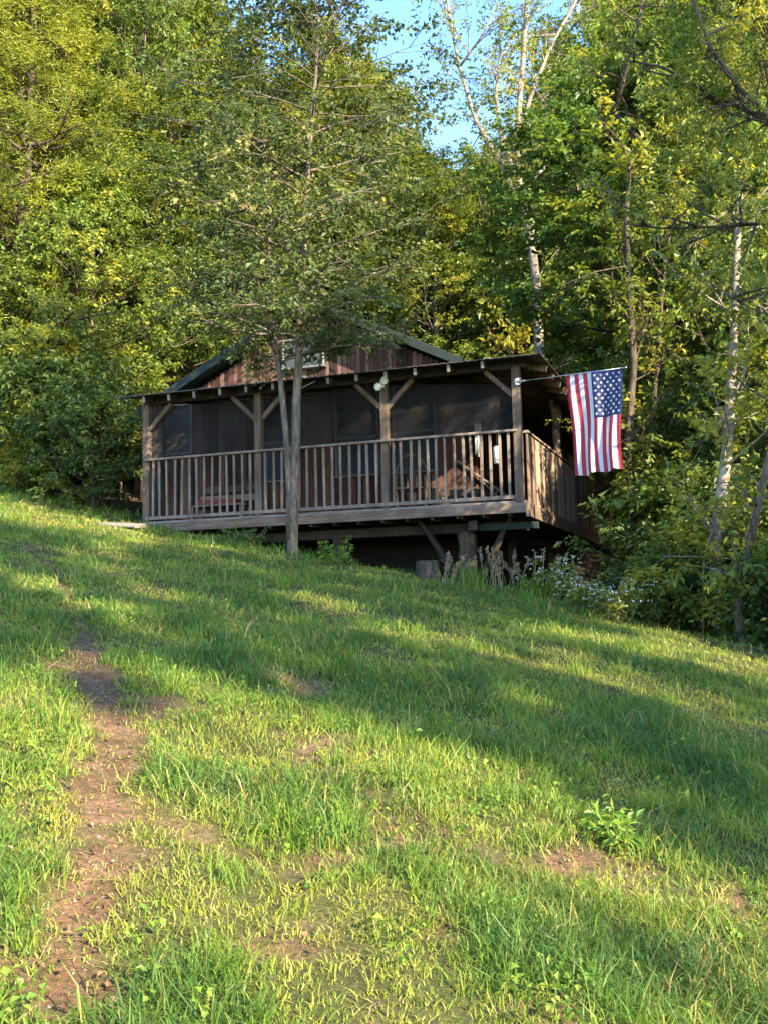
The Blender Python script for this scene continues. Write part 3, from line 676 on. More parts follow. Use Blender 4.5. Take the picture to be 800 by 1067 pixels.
# pale bare-limbed tree against the sky
def limb_tree(name, base_px, y, specs, lmat, bmat, seed, label, lf, r0, twig=.55, nb=12, skip=.5):
    rg = np.random.default_rng(seed); g = np.array(gp(col_x(base_px[0], y), y)); root = empty(name, tuple(g)); tag(root, label, 'tree')
    mb = MB(); PS, DS, TS = [], [], []
    for (pts, ra, rb, tw_) in specs:
        pl = [at_y(px, py, y + dy) - g for px, py, dy in pts]
        if pts is specs[0][0]: pl = [np.array([0, 0, -.3])] + pl
        n = len(pl); mb.tube(pl, list(np.linspace(ra, rb, n)), 9, rg=rg, jit=.05, caps=True)
        if tw_:
            A = np.array(pl)
            for k in range(tw_):
                f = rg.uniform(.2, 1) * (n - 1); q = np.array([np.interp(f, range(n), A[:, a]) for a in range(3)]); q1 = np.array([np.interp(min(f + .3, n - 1), range(n), A[:, a]) for a in range(3)])
                d = unit(unit(q1 - q + 1e-6) * .6 + rg.normal(0, .7, 3)); L = rg.uniform(.7, 1.8) * twig; e = q + d * L
                mb.tube([q, (q + e) / 2 + rg.normal(0, .05, 3), e], [.018, .012, .005], 4, caps=False); ct = rg.uniform(.2, .9)
                for j in range(nb):
                    q2 = q + (e - q) * rg.uniform(.3, 1); d2 = unit(d + rg.normal(0, .8, 3)); e2 = q2 + d2 * rg.uniform(.15, .5) * twig * 1.5
                    mb.tube([q2, e2], [.006, .003], 3, caps=False)
                    if rg.random() > skip: PS += [e2, (q2 + e2) / 2]; DS += [d2, d2]; TS += [ct, ct]
    mb.build('trunk', M[bmat], root, True)
    V_, F_, t_ = leaves(np.array(PS), np.array(DS), np.array(TS), rg, **lf); mesh_obj('crown', np_mesh('crown', V_, F_, 3, {'tint': t_}), M[lmat], root)
    return root
limb_tree('tall_tree', (563, 420), 26, [
    ([(562, 380, 0), (558, 300, 0), (552, 240, 0), (540, 200, 0), (538, 140, 0), (543, 80, 0), (548, 10, 0), (552, -50, 0)], .15, .04, 34),
    ([(548, 225, 0), (520, 170, 0), (495, 125, .3), (478, 70, .5), (468, 20, .5), (462, -30, .6)], .07, .025, 24),
    ([(478, 70, .5), (500, 40, .3), (520, 5, .2)], .04, .015, 8),
    ([(541, 190, 0), (522, 150, -.4), (516, 100, -.6), (520, 60, -.6), (538, 35, -.7)], .07, .02, 8),
    ([(540, 140, 0), (556, 90, .5), (575, 45, .6), (600, 0, .6)], .07, .03, 18),
    ([(544, 200, 0), (575, 165, .3), (610, 140, .5), (640, 125, .6)], .05, .015, 8)], 'leaf_yellow', 'bark_pale', 61,
    'tall pale-barked tree with bare forking limbs against the blue sky', dict(n=7, L=.3, leaf=.10, wr=.5), .2, .8, 9, .35)
limb_tree('walnut_tree', (722, 620), 20, [
    ([(705, 400, 0), (700, 340, 0), (698, 240, 0), (703, 165, 0), (722, 110, 0), (738, 60, 0), (752, 0, 0), (760, -60, 0)], .16, .06, 26),
    ([(706, 150, 0), (735, 125, .3), (768, 90, .4), (800, 60, .5)], .08, .03, 12),
    ([(640, 118, 0), (650, 80, -.2), (662, 40, -.3), (670, -10, -.4)], .05, .03, 12),
    ([(703, 200, 0), (670, 150, -.2), (640, 118, 0)], .06, .05, 6)], 'leaf_maple', 'bark_brown', 62,
    'dark-trunked tree leaning right with hanging leaf sprays above the flag', dict(n=11, L=.4, leaf=.14, wr=.35, droop=.9, jitter=.25), .16, .9, 11, .2)
limb_tree('walnut_tree', (880, 640), 11.5, [
    ([(880, 500, 0), (885, 350, 0), (880, 200, 0), (872, 60, 0), (860, -80, 0)], .13, .06, 10),
    ([(880, 190, 0), (800, 122, 0), (770, 92, 0), (740, 50, .1), (722, 0, .2), (712, -40, .2)], .04, .012, 12),
    ([(880, 240, 0), (800, 126, .3), (740, 97, .4), (690, 70, .5), (650, 62, .5)], .04, .008, 12),
    ([(885, 320, 0), (800, 232, 0), (760, 236, .1), (690, 238, .2), (640, 232, .3)], .03, .006, 12),
    ([(885, 400, 0), (800, 330, 0), (750, 305, .1)], .02, .004, 3)], 'leaf_mid', 'bark_brown', 63,
    'walnut tree just past the right edge, its dark drooping limbs crossing the upper right corner', dict(n=11, L=.3, leaf=.085, wr=.36, droop=.6, jitter=.25), .13, .45, 7, .35)
# trunks beside the lawn on the right
limb_tree('woodland_tree', (663, 625), 16.2, [
    ([(659, 560, 0), (654, 500, 0), (655, 440, 0), (660, 380, 0), (655, 300, 0), (652, 230, 0), (656, 160, 0)], .085, .03, 22)], 'leaf_mid', 'bark_brown', 64,
    'brown trunk right beside the end of the porch railing, by the flag', dict(n=7, L=.22, leaf=.10, wr=.6), .1, .7, 9, .2)
limb_tree('woodland_tree', (674, 640), 16.8, [
    ([(675, 580, 0), (677, 520, 0), (678, 450, 0), (684, 380, 0), (690, 300, 0), (700, 220, 0)], .055, .02, 18)], 'leaf_mid', 'bark_brown', 65,
    'thin straight dark trunk just right of the brown trunk by the porch', dict(n=7, L=.22, leaf=.10, wr=.6), .1, .7, 9, .2)
limb_tree('birch_tree', (744, 660), 13.2, [
    ([(746, 600, 0), (748, 540, 0), (756, 480, 0), (760, 430, 0), (764, 360, 0), (766, 290, 0), (770, 200, 0)], .095, .04, 22),
    ([(748, 545, 0), (738, 562, -.1), (732, 590, -.1), (733, 640, -.1)], .02, .012, 2)], 'leaf_mid', 'bark_pale', 66,
    'sunlit pale blotchy trunk at the lawn edge on the right', dict(n=7, L=.22, leaf=.10, wr=.65), .1, .75, 9, .2)
limb_tree('birch_tree', (765, 663), 12.4, [
    ([(768, 640, 0), (774, 600, 0), (784, 550, 0), (794, 505, 0), (806, 450, 0), (818, 380, 0), (835, 300, 0)], .06, .03, 20)], 'leaf_mid', 'bark_grey', 67,
    'grey trunk leaning right at the far right lawn edge', dict(n=7, L=.22, leaf=.10, wr=.65), .1, .7, 9, .2)
limb_tree('woodland_tree', (632, 500), 28, [
    ([(633, 440, 0), (631, 390, 0), (628, 340, 0), (622, 300, 0), (612, 250, 0), (600, 190, 0)], .11, .03, 14),
    ([(630, 395, 0), (600, 376, -.2), (575, 385, -.4)], .035, .015, 3),
    ([(628, 340, 0), (616, 320, 0), (606, 290, 0)], .04, .02, 5)], 'leaf_maple', 'bark_grey', 68,
    'brown trunk rising behind the flag pole below the maple', dict(n=7, L=.25, leaf=.12, wr=.7, droop=.5), .1, .8, 8, .3)

# --- second and third rows: trees that merge into one wood
LBL = 'tree in the dense wood behind the cabin, merged with its neighbours'; GRP = 'trees of the dense wood behind the cabin'
rr = np.random.default_rng(77)
def limit(px):      # highest image row the wood reaches
    return np.interp(px, [-400, 0, 200, 260, 300, 380, 430, 470, 560, 600, 640, 800, 1200], [-150, -40, 40, 95, 85, 70, 170, 225, 215, 130, 20, -40, -150])
for y, step, off in ((27, 85, 0), (33, 75, 30), (41, 62, 10), (52, 60, 25)):
    for px in np.arange(-330 + off, 1160, step):
        pxx = px + rr.uniform(-18, 18); yy = y + rr.uniform(-1.5, 1.5)
        if y > 35 and pxx < 320 and rr.random() < .35: continue
        if y == 27 and (-110 < pxx < 120): continue
        if y < 36 and 520 < pxx < 900: continue
        x = col_x(pxx, yy)
        l = to_local((x, yy, 0))
        if -7.5 < l[0] < 2.0 and l[1] < 13: continue
        key = rr.choice(['oak', 'deep', 'oak2', 'oak', 'deep'] if pxx > 130 else ['oak', 'oak2', 'oak', 'deep'])
        lim = float(limit(pxx)) + rr.uniform(0, 70) + (55 if y < 30 else 0)
        put_px(key, pxx, yy, lim, rr.uniform(0, 6.28), 1.15, label={'oak': 'olive-green', 'deep': 'dark green', 'oak2': 'yellow-green'}[key] + ' tree merged into the wood ' + ('at the upper left' if pxx < 200 else 'behind the cabin roof' if pxx < 530 else 'behind the flag and the right-hand trunks'), group={'oak': 'olive-green', 'deep': 'dark green', 'oak2': 'yellow-green'}[key] + ' trees of the dense wood ' + ('left' if pxx < 200 else 'centre' if pxx < 530 else 'right'))
for y, step, top in ((38, 60, 330), (48, 48, 360), (66, 40, 380)):      # lower trees closing the far end of the wood
    for px in np.arange(-340, 1180, step):
        pxx = px + rr.uniform(-12, 12); key = 'deep' if rr.random() < .5 else 'oak2'
        put_px(key, pxx, y + rr.uniform(-2, 2), top - rr.uniform(0, 60), rr.uniform(0, 6.28), 1.7, label={'deep': 'dark green', 'oak2': 'yellow-green'}[key] + ' low tree far back in the wood', group={'deep': 'dark green', 'oak2': 'yellow-green'}[key] + ' low trees far back in the wood')
# understorey
for px, y, top, key in [(-60, 25.5, 330, 'under'), (-10, 25.2, 300, 'under2'), (15, 24.6, 330, 'under'), (42, 24.4, 290, 'under2'), (62, 24.2, 330, 'under'), (100, 22, 330, 'under'), (130, 23.5, 330, 'under'), (155, 24.5, 330, 'under2'), (-110, 23, 280, 'under2'),
                        (590, 27, 330, 'under'), (700, 20, 400, 'under'), (722, 18, 410, 'under'), (735, 21, 330, 'under2'), (760, 17, 400, 'under'), (790, 16, 380, 'under'), (820, 18, 330, 'under2'), (850, 15, 350, 'under'), (640, 31, 330, 'under'), (700, 24, 330, 'under'), (780, 22, 330, 'under'), (900, 15, 300, 'under'), (550, 30, 300, 'under2')]:
    put_px(key, px, y, top, rr.uniform(0, 6), .75, label={'under': 'dark green', 'under2': 'mid-green'}[key] + ' leafy sapling in the thick undergrowth ' + ('left of the cabin' if px < 300 else 'right of the cabin'), group={'under': 'dark green', 'under2': 'mid-green'}[key] + ' undergrowth saplings ' + ('left of the cabin' if px < 300 else 'right of the cabin'))
for px, y, top, key in [(-40, 24.5, 410, 'shrub'), (-12, 24.2, 400, 'shrub2'), (8, 23.8, 415, 'shrub2'), (30, 23.6, 410, 'shrub'), (50, 23.2, 420, 'shrub2'), (75, 22.6, 425, 'shrub'), (100, 21.8, 425, 'shrub2'), (122, 20.8, 440, 'shrub2'), (138, 19.9, 430, 'shrub'), (140, 21, 400, 'shrub'), (85, 22, 400, 'shrub'), (112, 21.7, 400, 'shrub2'),
                        (690, 14.8, 590, 'shrub'), (712, 13.9, 585, 'shrub2'), (730, 14.5, 570, 'shrub'), (762, 14, 580, 'shrub'), (785, 13.2, 590, 'shrub2'), (805, 12.3, 600, 'shrub'), (830, 12, 580, 'shrub'), (880, 11, 600, 'shrub2'), (940, 10.4, 600, 'shrub'), (1010, 9.8, 600, 'shrub2'), (900, 13, 540, 'shrub'), (980, 12.5, 540, 'shrub'), (1080, 11.5, 540, 'shrub'), (705, 16, 540, 'shrub'), (745, 16, 520, 'shrub'), (780, 15.5, 520, 'shrub')]:
    put_px(key, px, y, top, rr.uniform(0, 6), .95, label={'shrub': 'dark green', 'shrub2': 'mid-green'}[key] + ' leafy bush at the wood edge ' + ('left of the cabin' if px < 300 else 'right of the cabin'), cat='bush', group={'shrub': 'dark green', 'shrub2': 'mid-green'}[key] + ' bushes at the wood edge ' + ('left of the cabin' if px < 300 else 'right of the cabin'))
# --- trees behind the viewer that shade the slope
def shade(key, u, dist, top, wide=1.0, rz=0):
    # u: sideways distance from the sun line through the viewer, dist: towards the sun
    a = np.array([-SUN[1], SUN[0]]); a = a / np.linalg.norm(a); a = a if a[1] > 0 else -a; f = SUN[:2] / np.linalg.norm(SUN[:2])
    x, y = a * u + f * dist; g = gp(x, y); s = (top - g[2]) / HT[key]
    put(key, g, rz, s * wide, s, label='tree on the slope behind the viewer, shading the grass', group='trees behind the viewer')
SHADE = [('dense', 5.2, 15, 15.3, .36, 0), ('dense', 7.3, 18, 15.2, .34, 1), ('canopy', 3.1, 15, 17.0, .5, 5), ('canopy', .9, 16, 17.0, .55, 3), ('canopy', 9.2, 15.5, 18.5, .6, 1), ('canopy', 10.2, 15, 19.0, .6, 2), ('canopy', 11.1, 17, 18.0, .35, 4), ('deep', 14.2, 16, 10.5, .5, 3), ('deep', 17.5, 17, 11, .6, 3), ('deep', 21.5, 18, 11, .7, 3)]
for s_ in SHADE: shade(*s_)

# ------------------------------------------------------------------ grass
def blades(x, y, h, wd, tint, rg, lean=.35, bend=.5):
    n = len(x); z = ground_z(x, y) - .02 * bare(x, y) - .005; az = rg.uniform(0, 2 * math.pi, n); fa = rg.uniform(0, 2 * math.pi, n)
    d = np.stack([np.cos(az), np.sin(az), np.zeros(n)], 1); sd = np.stack([np.cos(fa), np.sin(fa), np.zeros(n)], 1)
    B = np.stack([x, y, z], 1); ln = (np.abs(rg.normal(0, lean, n)) * h)[:, None]; bn = (rg.uniform(0, bend, n) * h)[:, None]; up = np.array([0, 0, 1.])
    w_ = wd[:, None] * .5; hh = h[:, None]
    m = B + d * (ln * .5 + bn * .12) + up * hh * .55; tp = B + d * (ln + bn) + up * (hh - bn * .45)
    V_ = np.stack([B - sd * w_, B + sd * w_, m + sd * w_ * .8, m - sd * w_ * .8, tp], 1).reshape(-1, 3)
    i_ = np.arange(n) * 5
    F_ = np.stack([np.stack([i_, i_ + 1, i_ + 2], 1), np.stack([i_, i_ + 2, i_ + 3], 1), np.stack([i_ + 3, i_ + 2, i_ + 4], 1)], 1).reshape(-1, 3)
    return V_, F_, np.repeat(tint, 5)
rg = np.random.default_rng(99); Vs, Fs, Ts = [], [], []; off = 0
for (y0, y1, dens, wd, hm) in ((.2, 2.2, 2500, .0046, .12), (2.2, 4.2, 9500, .0040, .095), (4.2, 6.5, 6000, .0048, .11), (6.5, 9.5, 3200, .006, .115), (9.5, 14, 1200, .008, .12), (14, 20, 800, .011, .13), (20, 27, 450, .015, .2)):
    xa, xb = -(y1 * .40 + 5.0), y1 * .40 + 5.0; n = int((y1 - y0) * (xb - xa) * dens)
    x = rg.uniform(xa, xb, n); y = rg.uniform(y0, y1, n)
    pt = fbm(x * 1.7, y * 1.7, 40, 4); cl = fbm(x * 9, y * 9, 44, 2); br = bare(x, y); lm = lawn_mask(x, y)
    keep = rg.random(n) < (np.clip(.5 + 1.5 * (pt - .25) * (cl * 1.3), .12, 1)) * (1 - .85 * br) * lm * np.where(np.abs(x) > y * .4 + .9, .42, 1)
    l = ((x - CAB[0]) * EX[0] + (y - CAB[1]) * EX[1], (x - CAB[0]) * EY[0] + (y - CAB[1]) * EY[1]); keep &= ~((l[0] > np.where(l[1] > 2, -8.5, -7)) & (l[0] < .1) & (l[1] > -.02))
    x, y, pt, cl, br = x[keep], y[keep], pt[keep], cl[keep], br[keep]; n = len(x)
    h = hm * .54 * rg.lognormal(-.1, .38, n) * (.55 + 1.0 * smooth(.35, .7, pt) + .5 * smooth(.55, .8, cl)) * (1 - .5 * br)
    h = np.minimum(h, .3); tn = np.clip(.51 + (pt - .5) * -1.7 + rg.normal(0, .16, n) + .30 * br + .18 * (fbm(x * .5, y * .5, 60) - .5), 0, .82)
    dead = rg.random(n) < (.05 + .22 * br + .16 * smooth(.5, .35, fbm(x * 2.6, y * 2.6, 90))); tn[dead] = rg.uniform(.86, 1, dead.sum())
    V_, F_, t_ = blades(x, y, h, wd * rg.uniform(.5, 1.6, n), tn, rg, .6, .95); Vs.append(V_); Fs.append(F_ + off); Ts.append(t_); off += len(V_)
# (thatch) between the live blades
n = 90000; y = 2.2 + 16 * rg.random(n) ** 1.5; x = rg.uniform(-1, 1, n) * (y * .4 + 1); ok = (lawn_mask(x, y) > .5) & (rg.random(n) < .1 + .9 * smooth(.45, .65, fbm(x * 3, y * 3, 81))); x, y = x[ok], y[ok]; n = len(x)
V_, F_, t_ = blades(x, y, rg.uniform(.01, .035, n), .0035 + .0004 * y, rg.uniform(.84, 1, n), rg, 2.2, 1.2); Vs.append(V_); Fs.append(F_ + off); Ts.append(t_); off += len(V_)
# taller tufts
nt_ = 300; ty = rg.uniform(2.6, 24, nt_) ** 1.0; tx = rg.uniform(-1, 1, nt_) * (ty * .4 + .8)
ok = (lawn_mask(tx, ty) > .5) & (bare(tx, ty) < .35)
for cx, cy in zip(tx[ok], ty[ok]):
    m = int(rg.integers(18, 60)); x = cx + rg.normal(0, .05, m); y = cy + rg.normal(0, .05, m)
    V_, F_, t_ = blades(x, y, rg.uniform(.09, .2, m), np.full(m, .0055), np.clip(rg.normal(rg.uniform(.3, .7), .08, m), 0, .84), rg, .5, .7); Vs.append(V_); Fs.append(F_ + off); Ts.append(t_); off += len(V_)
tag(mesh_obj('grass', np_mesh('grass', np.vstack(Vs), np.vstack(Fs), 3, {'tint': np.concatenate(Ts)}), M['grass']), 'uneven green grass with dry blades over the slope', 'grass', kind='stuff')
# broad-leaved lawn weeds
n = 7000; y = 2.4 + 20 * rg.random(n) ** 1.6; x = rg.uniform(-1, 1, n) * (y * .4 + .8); ok = (fbm(x * 1.3, y * 1.3, 71, 3) > .5) & (bare(x, y) < .6) & (lawn_mask(x, y) > .6); x, y = x[ok], y[ok]
P_ = np.stack([x, y, ground_z(x, y) + rg.uniform(.01, .07, len(x))], 1); D_ = rg.normal(0, 1, P_.shape); D_[:, 2] = .6
V_, F_, t_ = leaves(P_, D_, rg.uniform(.1, .7, len(x)), rg, n=5, L=.045, leaf=.024, wr=.8, upb=2)
tag(mesh_obj('lawn_weeds', np_mesh('lawn_weeds', V_, F_, 3, {'tint': t_}), M['weed']), 'small broad-leaved weeds scattered in the grass', 'weeds', kind='stuff')
# fallen leaves and dead thatch
n = 16000; y = 2.3 + 22 * rg.random(n) ** 1.7; x = rg.uniform(-1, 1, n) * (y * .4 + .8); br = bare(x, y); ok = (rg.random(n) < .08 + .8 * br) & (lawn_mask(x, y) > .3); x, y = x[ok], y[ok]
P_ = np.stack([x, y, ground_z(x, y) + rg.uniform(-.012, .02, len(x))], 1); D_ = rg.normal(0, 1, P_.shape); D_[:, 2] = .05
V_, F_, t_ = leaves(P_, D_, np.clip(rg.normal(.5, .22, len(x)), 0, .97), rg, n=1, L=.03, leaf=.025, wr=.6, droop=0, upb=2.2)
tag(mesh_obj('leaf_litter', np_mesh('leaf_litter', V_, F_, 3, {'tint': t_}), M['litter']), 'brown fallen leaves lying on bare earth and grass', 'leaf litter', kind='stuff')

# ------------------------------------------------------------------ things on the porch (cabin coordinates -> world)
def placed(name, label, cat, lx, ly, rz=0, lz=0):
    o = empty(name, tuple(to_world((lx, ly, lz))), rz - TH); return tag(o, label, cat)
# bent-wood rocking chair
lx = at_Y(428, 500, 1.3)[0]
ch = placed('rocking_chair', 'bent-branch rocking chair behind the railing right of the middle post', 'rocking chair', lx, 1.3, R(15))
for sx in (-.25, .25):
    b = MB(); b.tube([(sx, -.42 + .84 * t_, .03 + .10 * (2 * t_ - 1) ** 2) for t_ in np.linspace(0, 1, 8)], .018, 6); b.build('rocker', M['rail_wood'], ch, True)
    for yy_, zz in ((-.22, .43), (.22, .43)):
        b = MB(); b.tube([(sx, yy_, .05), (sx, yy_, zz)], .018, 6); b.build('leg', M['rail_wood'], ch, True)
    b = MB(); b.tube([(sx, .2, .42), (sx, -.05, .66), (sx, -.28, .64), (sx, -.24, .42)], .016, 6); b.build('armrest', M['rail_wood'], ch, True)
b = MB()
for q in range(7): b.beam((-.26, -.23 + q * .075, .44), (.26, -.23 + q * .075, .44), .06, .02)
b.build('seat', M['rail_wood'], ch)
b = MB(); b.tube([(-.25, .22, .44), (-.27, .34, .85), (-.15, .4, 1.08), (0, .42, 1.14), (.15, .4, 1.08), (.27, .34, .85), (.25, .22, .44)], .018, 6)
for q in range(5): xx = -.16 + q * .08; b.tube([(xx, .23, .45), (xx, .41, 1.08 - abs(xx) * .3)], .012, 5)
b.build('backrest', M['rail_wood'], ch, True)
# low bench with cushions, left bay
lx = at_Y(228, 500, 1.6)[0]
bn = placed('bench', 'low slatted bench with a dull red cushion behind the left end of the railing', 'bench', lx, 1.7)
b = MB(); [b.beam((-.6, -.2 + q * .13, .40), (.6, -.2 + q * .13, .40), .11, .03) for q in range(4)]; b.build('seat', M['side_wood'], bn)
for sx in (-.52, .52):
    for sy in (-.18, .18):
        b = MB(); b.beam((sx, sy, 0), (sx, sy, .385), .06, .06, up=(0, 1, 0)); b.build('leg', M['side_wood'], bn)
b = MB()
for q in range(2): b.beam((-.6, .27, .58 + q * .18), (.6, .27, .58 + q * .18), .025, .13)
b.build('backrest', M['side_wood'], bn)
M['cushion'] = plain('cushion', (.22, .045, .03), .9)
b = MB(); b.box((-.02, 0, .47), (.8, .42, .1), bev=.04); b.build('cushion', M['cushion'], bn, True)
# slatted crate, reddish, in the right bay
lx = at_Y(472, 510, 1.5)[0]
cr_ = placed('crate', 'low pinkish-brown wooden crate standing on the porch floor in the right bay', 'crate', lx, 1.9)
b = MB()
for q in range(3):
    for sy in (-.22, .22): b.beam((-.35, sy, .08 + q * .15), (.35, sy, .08 + q * .15), .02, .12)
    for sx in (-.36, .36): b.beam((sx, -.21, .08 + q * .15), (sx, .21, .08 + q * .15), .02, .12)
b.build('slats', M['rim_wood'], cr_)
for sx in (-.33, .33):
    b = MB(); b.beam((sx, -.19, 0), (sx, -.19, .46), .04, .04, up=(0, 1, 0)); b.beam((sx, .19, 0), (sx, .19, .46), .04, .04, up=(0, 1, 0)); b.build('corner_post', M['side_wood'], cr_)
# folding lounge chair, far right
lx = at_Y(508, 500, 2.2)[0]
lc = placed('deck_chair', 'reclined wooden deck chair in the right bay beside the corner post', 'chair', lx, 2.1, R(20))
for sy in (-.25, .25):
    b = MB(); b.beam((-.55, sy, .95), (.5, sy, .18), .035, .035); b.build('side_frame', M['rail_wood'], lc)
    b = MB(); b.beam((.45, sy * .92, 0), (-.15, sy * .92, .62), .03, .03); b.build('leg', M['rail_wood'], lc)
    b = MB(); b.beam((-.35, sy * .85, 0), (.2, sy * .85, .42), .03, .03); b.build('leg', M['rail_wood'], lc)
b = MB(); b.add([(-.53, -.24, .93), (-.53, .24, .93), (-.2, .24, .62), (-.2, -.24, .62), (.15, .24, .36), (.15, -.24, .36), (.48, .24, .2), (.48, -.24, .2)], [(0, 1, 2, 3), (3, 2, 4, 5), (5, 4, 6, 7)]); b.add([(-.53, -.24, .92), (-.53, .24, .92), (-.2, .24, .61), (-.2, -.24, .61), (.15, .24, .35), (.15, -.24, .35), (.48, .24, .19), (.48, -.24, .19)], [(3, 2, 1, 0), (5, 4, 2, 3), (7, 6, 4, 5)]); b.build('sling', M['dark_wood'], lc)
# made-up pale hangings in place of sunlit bits of the side porch
p = at_Y(497, 440, 1.6)
wc = placed('standin_chime', 'made-up pale wind chime in place of sunlit strips behind the railing of the right bay', 'wind chime', p[0], 1.6, 0, p[2])
b = MB(); b.tube([(0, 0, 0), (0, 0, ZE + .2 - p[2])], .004, 4); b.build('cord', M['dark_wood'], wc)
b = MB(); b.tube([(0, 0, -.01), (0, 0, .02)], .06, 12); b.build('disc', M['side_wood'], wc)
for q in range(5):
    an = q * 1.2566; c_, s_ = .045 * math.cos(an), .045 * math.sin(an); b = MB(); b.tube([(c_, s_, -.03), (c_, s_, -.42 - .05 * q)], .014, 8); b.build('chime', M['white_paint'], wc, True)
p = at_Y(517, 465, 1.2)
ln = placed('sunlit_standin', 'made-up cream hanging cylinder in place of a sunlit bit just left of the porch corner post', 'sunlit_standin', p[0], 1.2, 0, p[2])
b = MB(); b.tube([(0, 0, 0), (0, 0, ZE + .1 - p[2])], .004, 4); b.build('cord', M['dark_wood'], ln)
b = MB(); b.tube([(0, 0, -.3), (0, 0, -.28), (0, 0, -.02), (0, 0, 0)], [.04, .06, .06, .03], 12); b.build('shade', M['white_paint'], ln, True)

# ------------------------------------------------------------------ small things on the slope
# stone step / plank by the left corner post
st = on_ground(124, 549); b = MB(); b.beam((-.42, 0, .03), (.42, 0, .03), .34, .07, bev=.02)
o = b.build('plank', M['deck_wood']); o.location = tuple(st); o.rotation_euler = (R(6), R(5), -TH); tag(o, 'short grey plank lying in the grass at the foot of the left porch post', 'plank')
# cut log under the porch
st = on_ground(446, 605); b = MB(); rg = np.random.default_rng(6)
b.tube([(0, 0, -.1), (0, 0, .1), (0, 0, .26)], [.17, .165, .16], 14, rg=rg, jit=.04); o = b.build('log', [M['bark_brown']]); o.location = (st[0], st[1] + .2, float(ground_z(st[0], st[1] + .2))); tag(o, 'short sawn log standing at the edge of the dark space under the porch', 'log')
def tuft(name, label, cat, px, py, n, h0, h1, sp, wd, m, tint, lean=.3, bend=.5, seed=1, dy=0, group=None):
    rg = np.random.default_rng(seed); g = on_ground(px, py); g[1] += dy; x = g[0] + rg.normal(0, sp, n); y = g[1] + rg.normal(0, sp, n)
    V_, F_, t_ = blades(x, y, rg.uniform(h0, h1, n), np.full(n, wd), np.clip(rg.normal(tint, .1, n), 0, 1), rg, lean, bend)
    o = mesh_obj(name, np_mesh(name, V_ - g[None] , F_, 3, {'tint': t_}), M[m]); o.location = tuple(g); return tag(o, label, cat, group)
tuft('grass_tuft', 'tall bright green grass clump at the foot of the central support post', 'grass clump', 490, 612, 120, .25, .5, .16, .014, 'grass', .5, .3, .6, 1)
tuft('grass_tuft', 'green grass clump right of the dry stalks under the porch', 'grass clump', 556, 622, 100, .2, .42, .2, .014, 'grass', .45, .3, .6, 2)
tuft('grass_tuft', 'grass clump at the foot of the slender twin-trunked tree', 'grass clump', 322, 590, 70, .15, .35, .15, .010, 'grass', .4, .3, .6, 3)
# dry stalks
def stalks(px, py, n, label, seed, spread=.3, h0=.25, h1=.62):
    rg = np.random.default_rng(seed); g = on_ground(px, py); root = empty('dry_stalks', tuple(g)); tag(root, label, 'dry weeds'); b = MB(); PS, DS = [], []
    for k in range(n):
        q = np.array([rg.normal(0, spread), rg.normal(0, .12), 0]); d = unit(np.array([rg.normal(0, .3), rg.normal(0, .2), 1])); L = rg.uniform(h0, h1)
        e = q + d * L + np.array([rg.normal(.05, .1), 0, -.04]); b.tube([q + (0, 0, -.05), q * .5 + e * .5 + (0, 0, .03), e], [.005, .004, .003], 4, caps=False)
        for f in np.linspace(.72, 1.02, 7): PS.append(q + (e - q) * f); DS.append(d)
    b.build('stem', M['straw_stem'], root); PS, DS = np.array(PS), np.array(DS)
    V_, F_, t_ = leaves(PS, DS, rg.uniform(.3, .9, len(PS)), rg, n=5, L=.03, leaf=.035, wr=.45, spread=.5); mesh_obj('seed_head', np_mesh('seed_head', V_, F_, 3, {'tint': t_}), M['straw'], root)
M['straw_stem'] = plain('straw_stem', (.24, .18, .11), .8)
stalks(522, 614, 24, 'dry straw-coloured seed stalks standing in front of the dark space under the porch', 1, .26)
stalks(466, 610, 8, 'sparse dry stalks beside the sawn log under the porch', 2, .14, .2, .45)
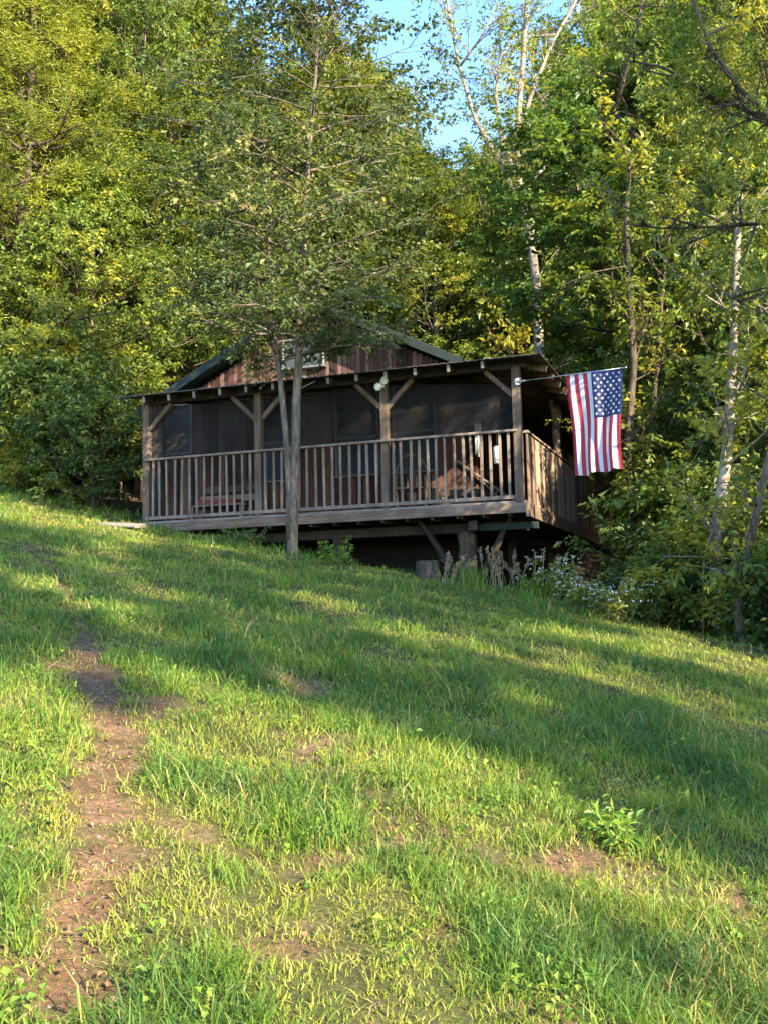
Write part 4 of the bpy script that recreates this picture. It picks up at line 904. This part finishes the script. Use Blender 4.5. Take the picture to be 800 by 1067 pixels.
# flowering asters: right of the support
def flowering(px, py, n, h, r, label, seed, mat_='leaf_mid', fl_=True, cat='wildflowers', leaf=.06, dy=0):
    rg = np.random.default_rng(seed); g = on_ground(px, py); g = np.array(gp(g[0], g[1] + dy, 0)); root = empty('wildflower' if fl_ else 'weed', tuple(g)); tag(root, label, cat); b = MB(); PS, DS, FP = [], [], []
    for k in range(n):
        q = np.array([rg.normal(0, r * .3), rg.normal(0, r * .3), 0]); e = q + np.array([rg.normal(0, r * .5), rg.normal(0, r * .4), h * rg.uniform(.5, 1.05)]); b.tube([q + (0, 0, -.05), (q + e) / 2, e], [.005, .004, .002], 4, caps=False)
        for f in np.linspace(.2, 1, 7): PS.append(q + (e - q) * f); DS.append(rg.normal(0, 1, 3))
        for f in range(3): FP.append(e + rg.normal(0, .05, 3))
    b.build('stem', M['bark_grey'], root); PS = np.array(PS)
    V_, F_, t_ = leaves(PS, np.array(DS), rg.uniform(.2, .8, len(PS)), rg, n=5, L=.09, leaf=leaf, wr=.45); mesh_obj('foliage', np_mesh('foliage', V_, F_, 3, {'tint': t_}), M[mat_], root)
    if fl_:
        FP = np.array(FP); V_, F_, t_ = leaves(FP, rg.normal(0, 1, FP.shape), rg.uniform(0, 1, len(FP)), rg, n=6, L=.03, leaf=.022, wr=.7, upb=2); mesh_obj('blossom', np_mesh('blossom', V_, F_, 3, {'tint': t_}), M['petal'], root)
flowering(642, 648, 30, .42, .34, 'bushy wildflower with many small white blossoms at the foot of the brown trunk', 1)
flowering(610, 634, 18, .36, .3, 'loose white-flowered weed in the shade under the porch corner', 2)
flowering(572, 624, 26, .5, .35, 'small white-flowered weed left of the other two under the porch side', 3)
flowering(352, 590, 14, .35, .25, 'low leafy weed right of the slender tree at the dark edge under the porch', 4, 'weed', False, 'weed')
flowering(645, 880, 16, .11, .13, 'bright yellow-green leafy sprout in the sunlit grass at the shadow edge', 5, 'weed', False, 'weed', .045)
flowering(255, 568, 16, .3, .3, 'low dark weed in front of the deck edge left of the slender tree', 6, 'leaf_deep', False, 'weed')

# pebbles and crumbs of earth on the bare ground
n = 26000; y = 2.3 + 12 * rg.random(n) ** 1.6; x = rg.uniform(-1, 1, n) * (y * .4 + .8); br = bare(x, y); ok = (rg.random(n) < br * .8); x, y = x[ok], y[ok]; n = len(x)
sz = np.clip(rg.lognormal(-5.3, .55, n), .002, .011); O = np.array([[1, 0, 0], [0, 1, 0], [-1, 0, 0], [0, -1, 0], [0, 0, .7], [0, 0, -.7]], float)
V_ = (O[None] * (1 + rg.uniform(-.4, .4, (n, 6, 3)))) * sz[:, None, None]; V_ = V_ + np.stack([x, y, ground_z(x, y) - .02 * bare(x, y) + sz * .2], 1)[:, None]
Fo = np.array([[0, 1, 4], [1, 2, 4], [2, 3, 4], [3, 0, 4], [1, 0, 5], [2, 1, 5], [3, 2, 5], [0, 3, 5]]); F_ = (Fo[None] + (np.arange(n) * 6)[:, None, None]).reshape(-1, 3)
M['crumb'] = wood('crumb', (.06, .038, .025), (.13, .085, .055), (.22, .16, .12), (5, 5, 5), island=.8)
tag(mesh_obj('pebbles', np_mesh('pebbles', V_.reshape(-1, 3), F_, 3), M['crumb']), 'small pebbles and earth crumbs on the worn trail', 'pebbles', kind='stuff')
